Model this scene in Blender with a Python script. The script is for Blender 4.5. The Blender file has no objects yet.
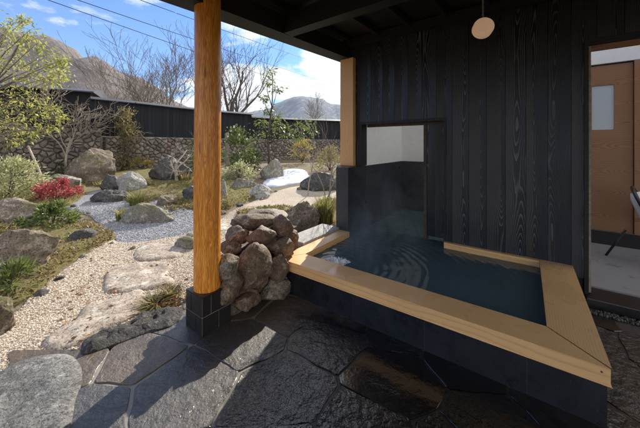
import bpy, bmesh, math, random
from mathutils import Vector, Matrix, noise
from mathutils.geometry import delaunay_2d_cdt
R = math.radians
sc = bpy.context.scene
HAZE = True; STEAM = True
col = sc.collection
F = 280.0; CX = 320.0; HY = 145.0; H = 1.5
TH = -math.atan2(.5945, .8041)
DV = (.5945, .8041); DA = (.8041, -.5945)

def B(u, v, z=0.0):                       # building frame -> world
    return Vector((v*DV[0]-u*DA[0], v*DV[1]-u*DA[1], z))
def uv_of(x, y): return (-(x*DA[0]+y*DA[1]), x*DV[0]+y*DV[1])
def sm(a, b, x):
    t = min(1, max(0, (x-a)/(b-a))); return t*t*(3-2*t)
def hz(x, y):                             # lie of the garden ground
    u, v = uv_of(x, y)
    z = -.03 + .58*sm(3.5, 14.5, y) - .25*sm(24, 60, y)
    z += .05*noise.noise(Vector((x*.5, y*.5, 3)))*sm(3.2, 5, math.hypot(x, y))
    if u < 2.6: z = z*sm(1.9, 2.6, u) - .06*(1-sm(1.9, 2.6, u)) if v < 6.5 else z
    return z
def at(px, py, dz=0.0):                   # photo pixel -> point of the ground
    k = (py-HY)/F; lo = .3; hi = 60.0; a = (px-CX)/F
    for _ in range(40):
        m = (lo+hi)/2
        if H - k*m > hz(a*m, m)+dz: lo = m
        else: hi = m
    return Vector((a*lo, lo, hz(a*lo, lo)+dz))
def pt(px, py, D): return Vector(((px-CX)/F*D, D, H+(HY-py)/F*D))

# ---------------------------------------------------------------- objects
class MB:
    def __init__(s): s.v = []; s.f = []; s.t = []; s.cur = .5
    def add(s, vs, fs):
        n = len(s.v); s.v += [Vector(v) for v in vs]; s.t += [s.cur]*len(vs)
        s.f += [tuple(i+n for i in f) for f in fs]
    def box(s, u0, u1, v0, v1, z0, z1):
        P = [B(u, v, z) for z in (z0, z1) for v in (v0, v1) for u in (u0, u1)]
        s.add(P, [(0,1,3,2),(4,6,7,5),(0,4,5,1),(2,3,7,6),(0,2,6,4),(1,5,7,3)])
    def prism(s, poly, z0, z1):           # poly of (u,v)
        n = len(poly); zz = z0 if callable(z0) else (lambda u, v: z0); z2 = z1 if callable(z1) else (lambda u, v: z1)
        s.add([B(u, v, zz(u, v)) for u, v in poly]+[B(u, v, z2(u, v)) for u, v in poly],
              [tuple(range(n)), tuple(range(2*n-1, n-1, -1))]+[(i, (i+1) % n, n+(i+1) % n, n+i) for i in range(n)])
    def tube(s, pts, rs, n=6, cap=True):
        pts = [Vector(p) for p in pts]; m = len(pts); vs = []; ref = None
        for i, p in enumerate(pts):
            d = (pts[min(i+1, m-1)]-pts[max(i-1, 0)])
            if d.length < 1e-9: d = Vector((0, 0, 1))
            d.normalize()
            if ref is None: ref = Vector((1, 0, 0)) if abs(d.x) < .8 else Vector((0, 1, 0))
            a = ref - d*ref.dot(d)
            if a.length < 1e-4: a = d.orthogonal()
            a.normalize(); ref = a; b = d.cross(a); r = rs[i] if hasattr(rs, '__len__') else rs
            vs += [p+a*(r*math.cos(2*math.pi*k/n))+b*(r*math.sin(2*math.pi*k/n)) for k in range(n)]
        fs = [(i*n+k, i*n+(k+1) % n, (i+1)*n+(k+1) % n, (i+1)*n+k) for i in range(m-1) for k in range(n)]
        if cap: fs += [tuple(range(n-1, -1, -1)), tuple((m-1)*n+k for k in range(n))]
        s.add(vs, fs)
    def leaf(s, p, d, L, W, rng):
        d = d.normalized(); up = Vector((rng.uniform(-1, 1), rng.uniform(-1, 1), rng.uniform(-.3, 1)))
        w = d.cross(up)
        if w.length < 1e-3: return
        w.normalize(); n = w.cross(d)
        s.cur = rng.random()
        s.add([p, p+d*L*.5+w*W*.5+n*W*.15, p+d*L, p+d*L*.5-w*W*.5+n*W*.15], [(0, 1, 2), (0, 2, 3)])
    def build(s, name, mat, parent=None, origin=None, rot=0.0, smooth=False, bevel=0.0, fixn=True):
        if parent is not None: o0, r0 = FR[parent.name]
        else: o0, r0 = Vector(origin if origin is not None else (0, 0, 0)), rot
        M = Matrix.Rotation(-r0, 4, 'Z')
        me = bpy.data.meshes.new(name)
        me.from_pydata([M @ (v-o0) for v in s.v], [], s.f)
        at_ = me.attributes.new('tint', 'FLOAT', 'POINT'); at_.data.foreach_set('value', s.t)
        if fixn or bevel:
            bm = bmesh.new(); bm.from_mesh(me)
            if bevel: bmesh.ops.bevel(bm, geom=[e for e in bm.edges if e.calc_length() > bevel*3], offset=bevel, segments=2, profile=.5, affect='EDGES')
            if fixn: bmesh.ops.recalc_face_normals(bm, faces=bm.faces)
            bm.to_mesh(me); bm.free()
        if smooth: me.polygons.foreach_set('use_smooth', [True]*len(me.polygons))
        me.materials.append(mat); me.update()
        o = bpy.data.objects.new(name, me); col.objects.link(o)
        if parent is not None: o.parent = parent
        else: o.location = o0; o.rotation_euler.z = r0
        FR[o.name] = (o0, r0)
        return o
FR = {}
def thing(name, label, cat, loc, rot=0.0, group=None):
    o = bpy.data.objects.new(name, None); col.objects.link(o); o.location = loc; o.rotation_euler.z = rot
    o.empty_display_size = .1; FR[o.name] = (Vector(loc), rot)
    return tag(o, label, cat, group)
def tag(o, label, cat, group=None):
    o['label'] = label; o['category'] = cat
    if group: o['group'] = group
    return o
def kind(o, k='structure'):
    o['kind'] = k; return o

# ---------------------------------------------------------------- materials
class NT:
    def __init__(s, name, world=None):
        s.m = world or bpy.data.materials.new(name); s.m.use_nodes = True; s.t = s.m.node_tree; s.t.nodes.clear()
    def n(s, typ, props=None, **ins):
        nd = s.t.nodes.new(typ)
        for k, v in (props or {}).items(): setattr(nd, k, v)
        for k, v in ins.items():
            key = int(k[1:]) if k[0] == 'i' and k[1:].isdigit() else k.replace('_', ' ')
            s.set(nd.inputs[key], v)
        return nd
    def set(s, inp, v):
        if isinstance(v, bpy.types.NodeSocket): s.t.links.new(v, inp)
        elif isinstance(v, bpy.types.Node): s.t.links.new(v.outputs[0], inp)
        else: inp.default_value = v
    def math(s, op, a, b=0.0, c=0.0): return s.n('ShaderNodeMath', {'operation': op}, i0=a, i1=b, i2=c).outputs[0]
    def noise(s, vec, scale, detail=4, rough=.55, dist=0.0):
        return s.n('ShaderNodeTexNoise', None, Vector=vec, Scale=scale, Detail=detail, Roughness=rough, Distortion=dist).outputs[0]
    def ramp(s, fac, stops, interp='LINEAR'):
        r = s.n('ShaderNodeValToRGB', None, Fac=fac); cr = r.color_ramp; cr.interpolation = interp
        while len(cr.elements) < len(stops): cr.elements.new(.5)
        for e, (p, c) in zip(cr.elements, stops):
            e.position = p; e.color = (c, c, c, 1) if not hasattr(c, '__len__') else (*c, 1)
        return r.outputs[0]
    def mix(s, fac, a, b, mode='MIX'):
        nd = s.t.nodes.new('ShaderNodeMix'); nd.data_type = 'RGBA'; nd.blend_type = mode
        for i, v in ((0, fac), (6, a), (7, b)):
            if isinstance(v, tuple) and len(v) == 3: v = (*v, 1)
            s.set(nd.inputs[i], v)
        return nd.outputs[2]
    def coord(s, scale=(1, 1, 1)):
        c = s.n('ShaderNodeTexCoord').outputs['Object']
        return s.n('ShaderNodeMapping', None, Vector=c, Scale=scale).outputs[0]
    def pos(s): return s.n('ShaderNodeNewGeometry').outputs['Position']
    def bump(s, h, strength=.5, dist=.01, prev=None):
        b = s.n('ShaderNodeBump', None, Height=h, Strength=strength, Distance=dist)
        if prev is not None: s.set(b.inputs['Normal'], prev)
        return b.outputs[0]
    def tint(s): return s.n('ShaderNodeAttribute', {'attribute_name': 'tint'}).outputs['Fac']
    def out(s, base, rough=.6, normal=None, **kw):
        p = s.n('ShaderNodeBsdfPrincipled')
        if isinstance(base, tuple) and len(base) == 3: base = (*base, 1)
        s.set(p.inputs['Base Color'], base); s.set(p.inputs['Roughness'], rough)
        if normal is not None: s.set(p.inputs['Normal'], normal)
        for k, v in kw.items():
            s.set(p.inputs[k.replace('_', ' ')], v)
        o = s.n('ShaderNodeOutputMaterial'); s.t.links.new(p.outputs[0], o.inputs[0]); return s.m

def sep(t, v):
    n_ = t.n('ShaderNodeSeparateXYZ', None, Vector=v); return n_.outputs
def comb(t, x, y, z): return t.n('ShaderNodeCombineXYZ', None, X=x, Y=y, Z=z).outputs[0]

def wood(name, c0, c1, across, along, board=None, k=130.0, rough=.5, bumps=.3, contrast=(.35, .75), bdist=.002, spec=.5, dark=None, wet=False, zf=.9):
    """plain-sawn timber: rings of a slightly leaning trunk cut by the face. across/along = axis index."""
    t = NT(name); c = t.n('ShaderNodeTexCoord').outputs['Object']; s_ = sep(t, c)
    A, L = s_[across], s_[along]
    O_ = s_[[i for i in (0, 1, 2) if i not in (across, along)][0]]
    A = t.math('ADD', A, t.math('MULTIPLY', O_, .35))
    if board:
        q = t.math('DIVIDE', A, board); idx = t.math('FLOOR', q)
        xl = t.math('MULTIPLY', t.math('SUBTRACT', t.math('SUBTRACT', q, idx), .5), board)
    else:
        idx = 0.0; xl = A
    rnd = t.n('ShaderNodeTexWhiteNoise', {'noise_dimensions': '1D'}, W=idx).outputs[0] if board else 0.4
    rnd2 = t.n('ShaderNodeTexWhiteNoise', {'noise_dimensions': '1D'}, W=t.math('ADD', idx, 37.3)).outputs[0] if board else 0.55
    Ls = t.math('ADD', L, t.math('MULTIPLY', idx, 3.7))
    slow = t.noise(comb(t, t.math('MULTIPLY', idx, 5.1), t.math('MULTIPLY', Ls, zf), t.math('MULTIPLY', xl, 2.0)), 1.0, 2, .5)
    fine = t.noise(comb(t, t.math('MULTIPLY', xl, 14.0), t.math('MULTIPLY', Ls, 1.6), idx), 1.0, 3, .5)
    y = t.math('ADD', t.math('MULTIPLY', t.math('SUBTRACT', slow, .5), .42), t.math('MULTIPLY', t.math('SUBTRACT', rnd, .5), .1))
    xo = t.math('ADD', xl, t.math('MULTIPLY', t.math('SUBTRACT', rnd2, .5), .1))
    r = t.math('SQRT', t.math('ADD', t.math('MULTIPLY', xo, xo), t.math('MULTIPLY', y, y)))
    r = t.math('ADD', r, t.math('MULTIPLY', fine, .018))
    w = t.math('FRACT', t.math('MULTIPLY', r, k))
    w = t.math('POWER', w, 1.6)
    fib = t.noise(comb(t, t.math('MULTIPLY', A, 320.0), t.math('MULTIPLY', L, 5.0), O_), 1.0, 2, .6)
    w2 = t.math('ADD', t.math('MULTIPLY', w, .72), t.math('MULTIPLY', fib, .4))
    colr = t.ramp(w2, [(contrast[0], c0), (contrast[1], c1)])
    if board:
        colr = t.mix(t.math('MULTIPLY', rnd, .45), colr, (c0[0]*.7, c0[1]*.7, c0[2]*.7) if dark is None else dark)
    big = t.noise(t.coord(), 2.3, 3)
    colr = t.mix(t.ramp(big, [(.35, 0.0), (.8, .4)]), colr, (c0[0]*.72, c0[1]*.68, c0[2]*.62))
    nm = t.bump(w2, bumps, bdist)
    rg = t.math('ADD', rough, t.math('MULTIPLY', t.math('SUBTRACT', fib, .5), .3))
    if wet: rg = t.math('SUBTRACT', rg, t.ramp(t.noise(t.coord(), 3.1, 4), [(.5, 0.0), (.62, .28)]))
    return t.out(colr, rg, nm, Specular_IOR_Level=spec)

def rockmat(name, c0, c1, scale=3.0, rough=.85, moss=None, spots=None, bump=.6):
    t = NT(name); p = t.pos()
    n1 = t.noise(p, scale, 8, .65); n2 = t.noise(p, scale*9, 6, .7); n3 = t.noise(p, scale*.7, 3, .5, .6)
    c = t.mix(t.ramp(n1, [(.35, 0.0), (.65, 1.0)]), c0, c1)
    c = t.mix(t.ramp(n2, [(.42, .55), (.6, 0.0)]), c, tuple(x*.45 for x in c0))
    if spots: c = t.mix(t.ramp(t.noise(p, scale*4, 5, .6), [(.58, 0.0), (.66, .8)]), c, spots)
    if moss:
        nz = sep(t, t.n('ShaderNodeNewGeometry').outputs['Normal'])[2]
        f = t.math('MULTIPLY', t.ramp(n3, [(.48, 0.0), (.6, 1.0)]), t.ramp(nz, [(.2, 0.0), (.7, .8)]))
        c = t.mix(f, c, moss)
    v = t.n('ShaderNodeTexVoronoi', {'feature': 'DISTANCE_TO_EDGE'}, Vector=t.mix(.08, p, t.n('ShaderNodeTexNoise', None, Vector=p, Scale=6.0).outputs[1]), Scale=scale*1.3).outputs[0]
    cr = t.ramp(v, [(.0, 0.0), (.03, 1.0)])
    n4 = t.noise(p, scale*22, 4, .7)
    c = t.mix(t.ramp(n4, [(.40, .85), (.48, 0.0)]), c, tuple(x*.25 for x in c0))
    c = t.mix(t.ramp(t.noise(p, scale*2.2, 7, .75), [(.55, 0.0), (.62, .55)]), c, tuple(min(.75, x*1.7) for x in c1))
    h = t.math('ADD', t.math('ADD', n1, t.math('MULTIPLY', n2, .35)), t.math('ADD', t.math('MULTIPLY', cr, .06), t.math('MULTIPLY', n4, .20)))
    return t.out(c, rough, t.bump(h, bump, .06))

def flat(name, c, rough=.6, var=.25, scale=8.0, bump=.15, **kw):
    t = NT(name); p = t.pos(); n1 = t.noise(p, scale, 5, .6)
    cc = t.mix(t.ramp(n1, [(.3, 0.0), (.7, 1.0)]), tuple(x*(1-var) for x in c), tuple(min(1, x*(1+var)) for x in c))
    return t.out(cc, rough, t.bump(n1, bump, .02), **kw)

def leafmat(name, cols, trans=.35, rough=.45):
    t = NT(name); tn = t.tint(); n_ = len(cols)
    c = t.ramp(tn, [(i/max(1, n_-1), c_) for i, c_ in enumerate(cols)])
    big = t.noise(t.pos(), 3.0, 2)
    c = t.mix(t.ramp(big, [(.4, 0.0), (.65, .35)]), c, tuple(x*.55 for x in cols[0]))
    p = t.n('ShaderNodeBsdfPrincipled', None, Base_Color=c, Roughness=rough)
    tr = t.n('ShaderNodeBsdfTranslucent', None, Color=t.mix(.5, c, tuple(min(1, x*2.2) for x in cols[-1])))
    mx = t.n('ShaderNodeMixShader', None, Fac=trans); t.t.links.new(p.outputs[0], mx.inputs[1]); t.t.links.new(tr.outputs[0], mx.inputs[2])
    o = t.n('ShaderNodeOutputMaterial'); t.t.links.new(mx.outputs[0], o.inputs[0]); return t.m

M = {}
M['char'] = wood('charred_cedar', (.005, .0055, .008), (.19, .195, .21), 0, 2, board=.178, k=125, rough=.42, bumps=.8, contrast=(.55, 1.2), bdist=.004, spec=.5, dark=(.006, .0062, .0075), zf=.42)
M['char_side'] = wood('charred_cedar_side', (.010, .010, .012), (.03, .03, .034), 1, 2, board=.178, k=80, rough=.5, bumps=.5)
M['black_beam'] = wood('black_stained_timber', (.007, .0065, .0065), (.020, .018, .017), 1, 0, k=90, rough=.6, bumps=.3)
M['hinoki_u'] = wood('cypress_along', (.90, .54, .235), (.70, .34, .125), 1, 0, k=70, rough=.42, bumps=.08, contrast=(.55, 1.05), wet=True)
M['hinoki_v'] = wood('cypress_across', (.90, .54, .235), (.70, .34, .125), 0, 1, k=70, rough=.42, bumps=.08, contrast=(.55, 1.05), wet=True)
M['post'] = wood('pale_post_wood', (.82, .47, .19), (.68, .34, .12), 0, 2, k=70, rough=.5, bumps=.1, contrast=(.5, 1.1))
M['door'] = wood('door_wood', (.37, .19, .095), (.17, .078, .036), 2, 0, board=.33, k=85, rough=.4, bumps=.1, contrast=(.3, .9), dark=(.27, .12, .055))

def pillar_mat():
    t = NT('polished_log'); c = t.n('ShaderNodeTexCoord').outputs['Object']; s_ = sep(t, c)
    ang = t.math('ARCTAN2', s_[1], s_[0])
    v = comb(t, t.math('MULTIPLY', t.math('COSINE', ang), 1.6), t.math('MULTIPLY', t.math('SINE', ang), 1.6), t.math('MULTIPLY', s_[2], .9))
    n1 = t.noise(v, 2.2, 3, .5, .3)
    w = t.math('FRACT', t.math('MULTIPLY', n1, 11.0)); w = t.math('ABSOLUTE', t.math('SUBTRACT', w, .5))
    fib = t.noise(comb(t, t.math('MULTIPLY', s_[0], 90.0), t.math('MULTIPLY', s_[1], 90.0), t.math('MULTIPLY', s_[2], 4.0)), 1.0, 3)
    h = t.math('ADD', t.math('MULTIPLY', w, 1.3), t.math('MULTIPLY', fib, .5))
    kn = t.n('ShaderNodeTexVoronoi', None, Vector=comb(t, t.math('MULTIPLY', t.math('COSINE', ang), .9), t.math('MULTIPLY', t.math('SINE', ang), .9), t.math('MULTIPLY', s_[2], 1.15)), Scale=1.6).outputs[0]
    crk = t.noise(comb(t, t.math('MULTIPLY', s_[0], 38.0), t.math('MULTIPLY', s_[1], 38.0), t.math('MULTIPLY', s_[2], 1.1)), 1.0, 2, .4)
    crack = t.ramp(t.math('ABSOLUTE', t.math('SUBTRACT', crk, .36)), [(.0, 1.0), (.010, 0.0)])
    cc = t.ramp(h, [(.12, (.34, .06, .006)), (.30, (.78, .20, .015)), (.55, (.95, .33, .03)), (.95, (1.0, .52, .10))])
    cc = t.mix(t.ramp(kn, [(.07, .85), (.12, 0.0)]), cc, (.22, .05, .008))
    cc = t.mix(t.math('MULTIPLY', crack, .75), cc, (.14, .035, .006))
    cc = t.mix(t.ramp(t.noise(c, 2.2, 4, .6), [(.42, 0.0), (.7, .25)]), cc, (.66, .17, .012))
    return t.out(cc, .3, t.bump(h, .7, .008), Coat_Weight=.1, Coat_Roughness=.2)
M['pillar'] = pillar_mat()

def tile_mat(name, c, joint, w, h, axes, rough=.3):
    t = NT(name); s_ = sep(t, t.n('ShaderNodeTexCoord').outputs['Object'])
    v = comb(t, s_[axes[0]], s_[axes[1]], 0.0)
    br = t.n('ShaderNodeTexBrick', {'offset': .5}, Vector=v, Color1=(*c, 1), Color2=(c[0]*.75, c[1]*.75, c[2]*.78, 1), Mortar=(*joint, 1), Scale=1.0)
    br.inputs['Mortar Size'].default_value = .0018; br.inputs['Brick Width'].default_value = w; br.inputs['Row Height'].default_value = h
    n1 = t.noise(t.coord(), 9, 6, .6); n2 = t.noise(t.coord(), 90, 3, .6)
    cc = t.mix(t.ramp(n1, [(.4, 0.0), (.7, .35)]), br.outputs[0], (c[0]*1.8, c[1]*1.8, c[2]*1.8))
    cc = t.mix(t.ramp(n2, [(.66, 0.0), (.7, .25)]), cc, (.16, .17, .18))
    hh = t.math('ADD', t.math('MULTIPLY', n1, .4), t.math('MULTIPLY', br.outputs[1], -.6))
    rr = t.ramp(n1, [(.35, rough-.1), (.7, rough+.2)])
    return t.out(cc, rr, t.bump(hh, .25, .004))
M['tile_u'] = tile_mat('charcoal_tile_front', (.013, .0135, .017), (.04, .042, .046), .6, .3, (0, 2))
M['tile_v'] = tile_mat('charcoal_tile_side', (.013, .0135, .017), (.04, .042, .046), .6, .3, (1, 2))
M['tile_w'] = tile_mat('wainscot_tile_side', (.036, .036, .040), (.016, .016, .018), .3, .15, (1, 2), .35)
M['tile_w2'] = tile_mat('wainscot_tile_front', (.036, .036, .040), (.016, .016, .018), .3, .15, (0, 2), .35)
M['plinth'] = tile_mat('plinth_tile', (.018, .016, .015), (.085, .08, .072), .30, .135, (0, 2), .28)
for nd in M['plinth'].node_tree.nodes:
    if nd.type == 'TEX_BRICK': nd.inputs['Mortar Size'].default_value = .004
M['plaster'] = flat('white_plaster', (.80, .79, .76), .9, .04, 12, .08)

def slate_mat():
    t = NT('wet_slate'); tn = t.tint(); p = t.pos()
    n1 = t.noise(p, 3.0, 7, .62, .4); n2 = t.noise(p, 15, 7, .66, .15); n3 = t.noise(p, 90, 4, .65)
    base = t.ramp(tn, [(0.0, (.070, .070, .072)), (.3, (.135, .12, .098)), (.6, (.080, .086, .094)), (1.0, (.17, .135, .09))])
    c = t.mix(t.ramp(n1, [(.42, 0.0), (.66, .8)]), base, (.05, .05, .052))
    c = t.mix(t.ramp(n2, [(.5, 0.0), (.66, .6)]), c, (.12, .095, .065))
    c = t.mix(t.ramp(n3, [(.45, .4), (.6, 0.0)]), c, (.02, .02, .022))
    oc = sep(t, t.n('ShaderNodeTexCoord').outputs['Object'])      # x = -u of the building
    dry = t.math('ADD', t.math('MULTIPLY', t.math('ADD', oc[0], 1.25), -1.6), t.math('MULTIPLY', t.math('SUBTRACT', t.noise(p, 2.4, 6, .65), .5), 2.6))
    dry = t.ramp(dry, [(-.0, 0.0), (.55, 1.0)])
    c = t.mix(dry, t.mix(1.0, c, (.10, .085, .072), 'MULTIPLY'), t.mix(1.0, c, (.98, .86, .72), 'MULTIPLY'))  # wetness plus painted light: shaded stone darkened, sunlit patch left bright
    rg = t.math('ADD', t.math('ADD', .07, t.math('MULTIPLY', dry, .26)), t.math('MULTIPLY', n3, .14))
    h = t.math('ADD', t.math('MULTIPLY', n1, 1.0), t.math('ADD', t.math('MULTIPLY', n2, .75), t.math('MULTIPLY', n3, .16)))
    amp = t.math('MULTIPLY', t.ramp(t.math('ADD', tn, t.math('MULTIPLY', t.noise(p, 2.2, 3, .5), .5)), [(.60, .08), (1.05, .62)]), 1.0)
    film = t.math('MULTIPLY', t.math('ADD', t.noise(p, 11, 5, .58, .1), t.math('MULTIPLY', t.noise(p, 34, 3, .6, .1), .12)), amp)
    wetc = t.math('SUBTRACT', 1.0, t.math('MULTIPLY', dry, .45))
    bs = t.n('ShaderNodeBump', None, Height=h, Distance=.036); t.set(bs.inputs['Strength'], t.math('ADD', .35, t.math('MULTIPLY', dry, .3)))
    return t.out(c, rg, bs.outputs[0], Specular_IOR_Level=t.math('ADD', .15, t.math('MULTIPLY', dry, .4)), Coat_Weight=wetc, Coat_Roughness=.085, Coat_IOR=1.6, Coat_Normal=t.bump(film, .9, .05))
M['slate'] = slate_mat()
M['grout'] = flat('sand_mortar', (.12, .10, .085), .75, .4, 20, .3)
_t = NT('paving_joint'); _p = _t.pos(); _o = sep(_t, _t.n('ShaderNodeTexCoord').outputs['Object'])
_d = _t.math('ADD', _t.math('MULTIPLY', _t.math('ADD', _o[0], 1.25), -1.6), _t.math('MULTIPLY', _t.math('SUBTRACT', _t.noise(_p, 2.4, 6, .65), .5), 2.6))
M['joint'] = _t.out(_t.mix(_t.ramp(_d, [(0, 0.0), (.55, 1.0)]), (.05, .045, .04), (.27, .245, .215)), .5, _t.bump(_t.noise(_p, 30, 4), .4, .01))  # same mask: joints painted pale on the sunlit side, dark in the shade
M['pile_rock'] = rockmat('warm_field_stone', (.16, .095, .055), (.30, .215, .145), 4.5, .55, spots=(.30, .26, .21), bump=.5)
M['rock_grey'] = rockmat('grey_boulder', (.22, .20, .17), (.36, .33, .29), 2.6, .85, spots=(.46, .43, .39), moss=(.13, .12, .035))
M['rock_brown'] = rockmat('brown_boulder', (.17, .125, .09), (.31, .25, .19), 2.4, .85, spots=(.40, .37, .32), moss=(.12, .11, .03))
M['rock_dark'] = rockmat('dark_boulder', (.05, .046, .044), (.13, .12, .11), 3.4, .6, spots=(.24, .23, .22), bump=.9)
M['rock_pale'] = rockmat('pale_stone', (.33, .31, .285), (.47, .445, .41), 3.0, .85)
M['edge_rock'] = rockmat('black_edging_rock', (.028, .025, .024), (.10, .09, .082), 5.0, .6, spots=(.25, .24, .22), bump=1.0)
M['slab_tan'] = rockmat('tan_flat_stone', (.40, .32, .25), (.55, .47, .385), 2.2, .8, spots=(.56, .49, .41), bump=.45)
M['slab_grey'] = rockmat('speckled_flat_stone', (.14, .14, .135), (.31, .30, .285), 3.2, .7, spots=(.045, .045, .045), bump=.7)
M['granite'] = rockmat('pale_granite', (.48, .46, .43), (.58, .56, .53), 9.0, .8, spots=(.38, .36, .34), bump=.3)

def wallstone():
    t = NT('rubble_wall_stone'); tn = t.tint(); p = t.pos()
    base = t.ramp(tn, [(0, (.13, .11, .095)), (.3, (.21, .175, .15)), (.55, (.27, .23, .20)), (.8, (.30, .225, .185)), (1, (.36, .33, .30))])
    n1 = t.noise(p, 9, 6, .65)
    c = t.mix(t.ramp(n1, [(.4, 0.0), (.65, .6)]), base, (.10, .085, .07))
    return t.out(c, .9, t.bump(n1, .7, .05))
M['wallstone'] = wallstone()
M['mortar'] = flat('wall_mortar', (.17, .155, .14), .95, .3, 10)

def gravel(name, cols, s=60.0, depth=.01):
    t = NT(name); p = t.pos()
    v = t.n('ShaderNodeTexVoronoi', None, Vector=p, Scale=s)
    v2 = t.n('ShaderNodeTexVoronoi', None, Vector=p, Scale=s*.47)
    sx = sep(t, v.outputs['Color'])
    c = t.ramp(sx[0], [(i/(len(cols)-1), c_) for i, c_ in enumerate(cols)])
    big = t.noise(p, .9, 6, .65)
    c = t.mix(t.ramp(big, [(.4, 0.0), (.7, .3)]), c, tuple(x*.62 for x in cols[0]))
    d = t.ramp(v.outputs['Distance'], [(.25, 1.0), (.75, 0.0)])
    c = t.mix(t.ramp(v.outputs['Distance'], [(.45, 0.0), (.8, .45)]), c, tuple(x*.45 for x in cols[0]))
    h = t.math('ADD', d, t.math('MULTIPLY', t.ramp(v2.outputs['Distance'], [(.2, 1.0), (.8, 0.0)]), .7))
    return t.out(c, .9, t.bump(h, .8, depth))
M['gravel_tan'] = gravel('tan_gravel', [(.40, .325, .245), (.56, .475, .375), (.48, .40, .31), (.66, .58, .48)])
M['gravel_grey'] = gravel('blue_grey_gravel', [(.20, .205, .225), (.30, .30, .325), (.24, .245, .265), (.40, .40, .42)], 45)
M['pebble'] = NT('pebble_tan'); _t = M['pebble']
M['pebble'] = _t.out(_t.ramp(_t.tint(), [(0, (.34, .27, .20)), (.5, (.56, .475, .38)), (1, (.70, .62, .53))]), .85)
_t = NT('pebble_dark'); M['pebble_d'] = _t.out(_t.ramp(_t.tint(), [(0, (.03, .03, .03)), (1, (.13, .125, .12))]), .5)
_t = NT('pebble_grey'); M['pebble_g'] = _t.out(_t.ramp(_t.tint(), [(0, (.17, .175, .195)), (.6, (.31, .31, .335)), (1, (.50, .50, .52))]), .85)

def soil():
    t = NT('leaf_litter_soil'); p = t.pos(); n1 = t.noise(p, 1.5, 8, .7); n2 = t.noise(p, 22, 6, .7)
    c = t.mix(t.ramp(n1, [(.4, 0.0), (.6, 1.0)]), (.16, .115, .075), (.24, .185, .13))
    c = t.mix(t.ramp(n2, [(.48, 0.0), (.6, .7)]), c, (.08, .06, .04))
    c = t.mix(t.ramp(t.noise(p, .8, 4), [(.5, 0.0), (.6, .7)]), c, (.14, .13, .05))
    return t.out(c, .95, t.bump(t.math('ADD', n1, n2), .8, .04))
M['soil'] = soil()
def mossm():
    t = NT('yellow_moss'); p = t.pos(); n1 = t.noise(p, 4, 8, .7); n2 = t.noise(p, 45, 5, .7)
    c = t.ramp(n1, [(.32, (.15, .105, .06)), (.46, (.20, .155, .06)), (.56, (.24, .21, .06)), (.7, (.15, .17, .045))])
    c = t.mix(t.ramp(n2, [(.42, .7), (.58, 0.0)]), c, (.06, .055, .02))
    return t.out(c, .95, t.bump(t.math('ADD', n1, n2), .9, .03))
M['moss'] = mossm()
M['snow'] = flat('old_snow', (.46, .50, .58), .7, .12, 9, .8)
def watermat():
    t = NT('bath_water'); p = t.pos(); n1 = t.noise(p, 2.0, 3)
    c = t.mix(n1, (.050, .085, .092), (.080, .125, .130))
    n2 = t.noise(p, 16, 3, .5, .4)
    return t.out(c, .045, t.bump(n2, .10, .02), IOR=1.33, Specular_IOR_Level=.55)
M['water'] = watermat()
M['bark'] = flat('grey_bark', (.20, .165, .135), .9, .4, 25, .6)
M['bark_dark'] = flat('dark_bark', (.085, .065, .05), .9, .4, 25, .6)
M['bark_pale'] = flat('pale_twig_bark', (.36, .30, .24), .85, .3, 30, .4)
M['black_metal'] = flat('black_metal', (.012, .012, .013), .35, .1, 20, .02)
M['cable'] = flat('cable_rubber', (.02, .02, .022), .6, .1)
M['leaf_gold'] = leafmat('gold_green_leaves', [(.035, .06, .012), (.08, .12, .02), (.19, .21, .03), (.36, .32, .045), (.52, .46, .13)], .42)
M['leaf_green'] = leafmat('mid_green_leaves', [(.025, .05, .012), (.055, .10, .02), (.12, .17, .035), (.22, .25, .08)], .3, .35)
M['leaf_dark'] = leafmat('dark_glossy_leaves', [(.02, .04, .012), (.045, .075, .02), (.09, .12, .03)], .2, .3)
M['leaf_olive'] = leafmat('olive_leaves', [(.06, .065, .02), (.14, .13, .035), (.24, .20, .07), (.30, .24, .12)], .35)
M['leaf_pale'] = leafmat('pale_variegated_leaves', [(.10, .13, .04), (.22, .25, .08), (.36, .36, .16), (.48, .46, .28)], .35)
M['leaf_red'] = leafmat('crimson_leaves', [(.14, .015, .02), (.34, .035, .045), (.50, .12, .12)], .3)
M['leaf_yellow'] = leafmat('bright_yellow_leaves', [(.12, .11, .025), (.28, .22, .04), (.42, .33, .09)], .35)
M['grass'] = leafmat('grass_blades', [(.08, .10, .03), (.19, .20, .05), (.34, .30, .11)], .35)
M['petal'] = flat('white_petals', (.82, .78, .74), .6, .05)
M['straw'] = flat('dry_leaf', (.30, .17, .08), .85, .4, 30)

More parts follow.
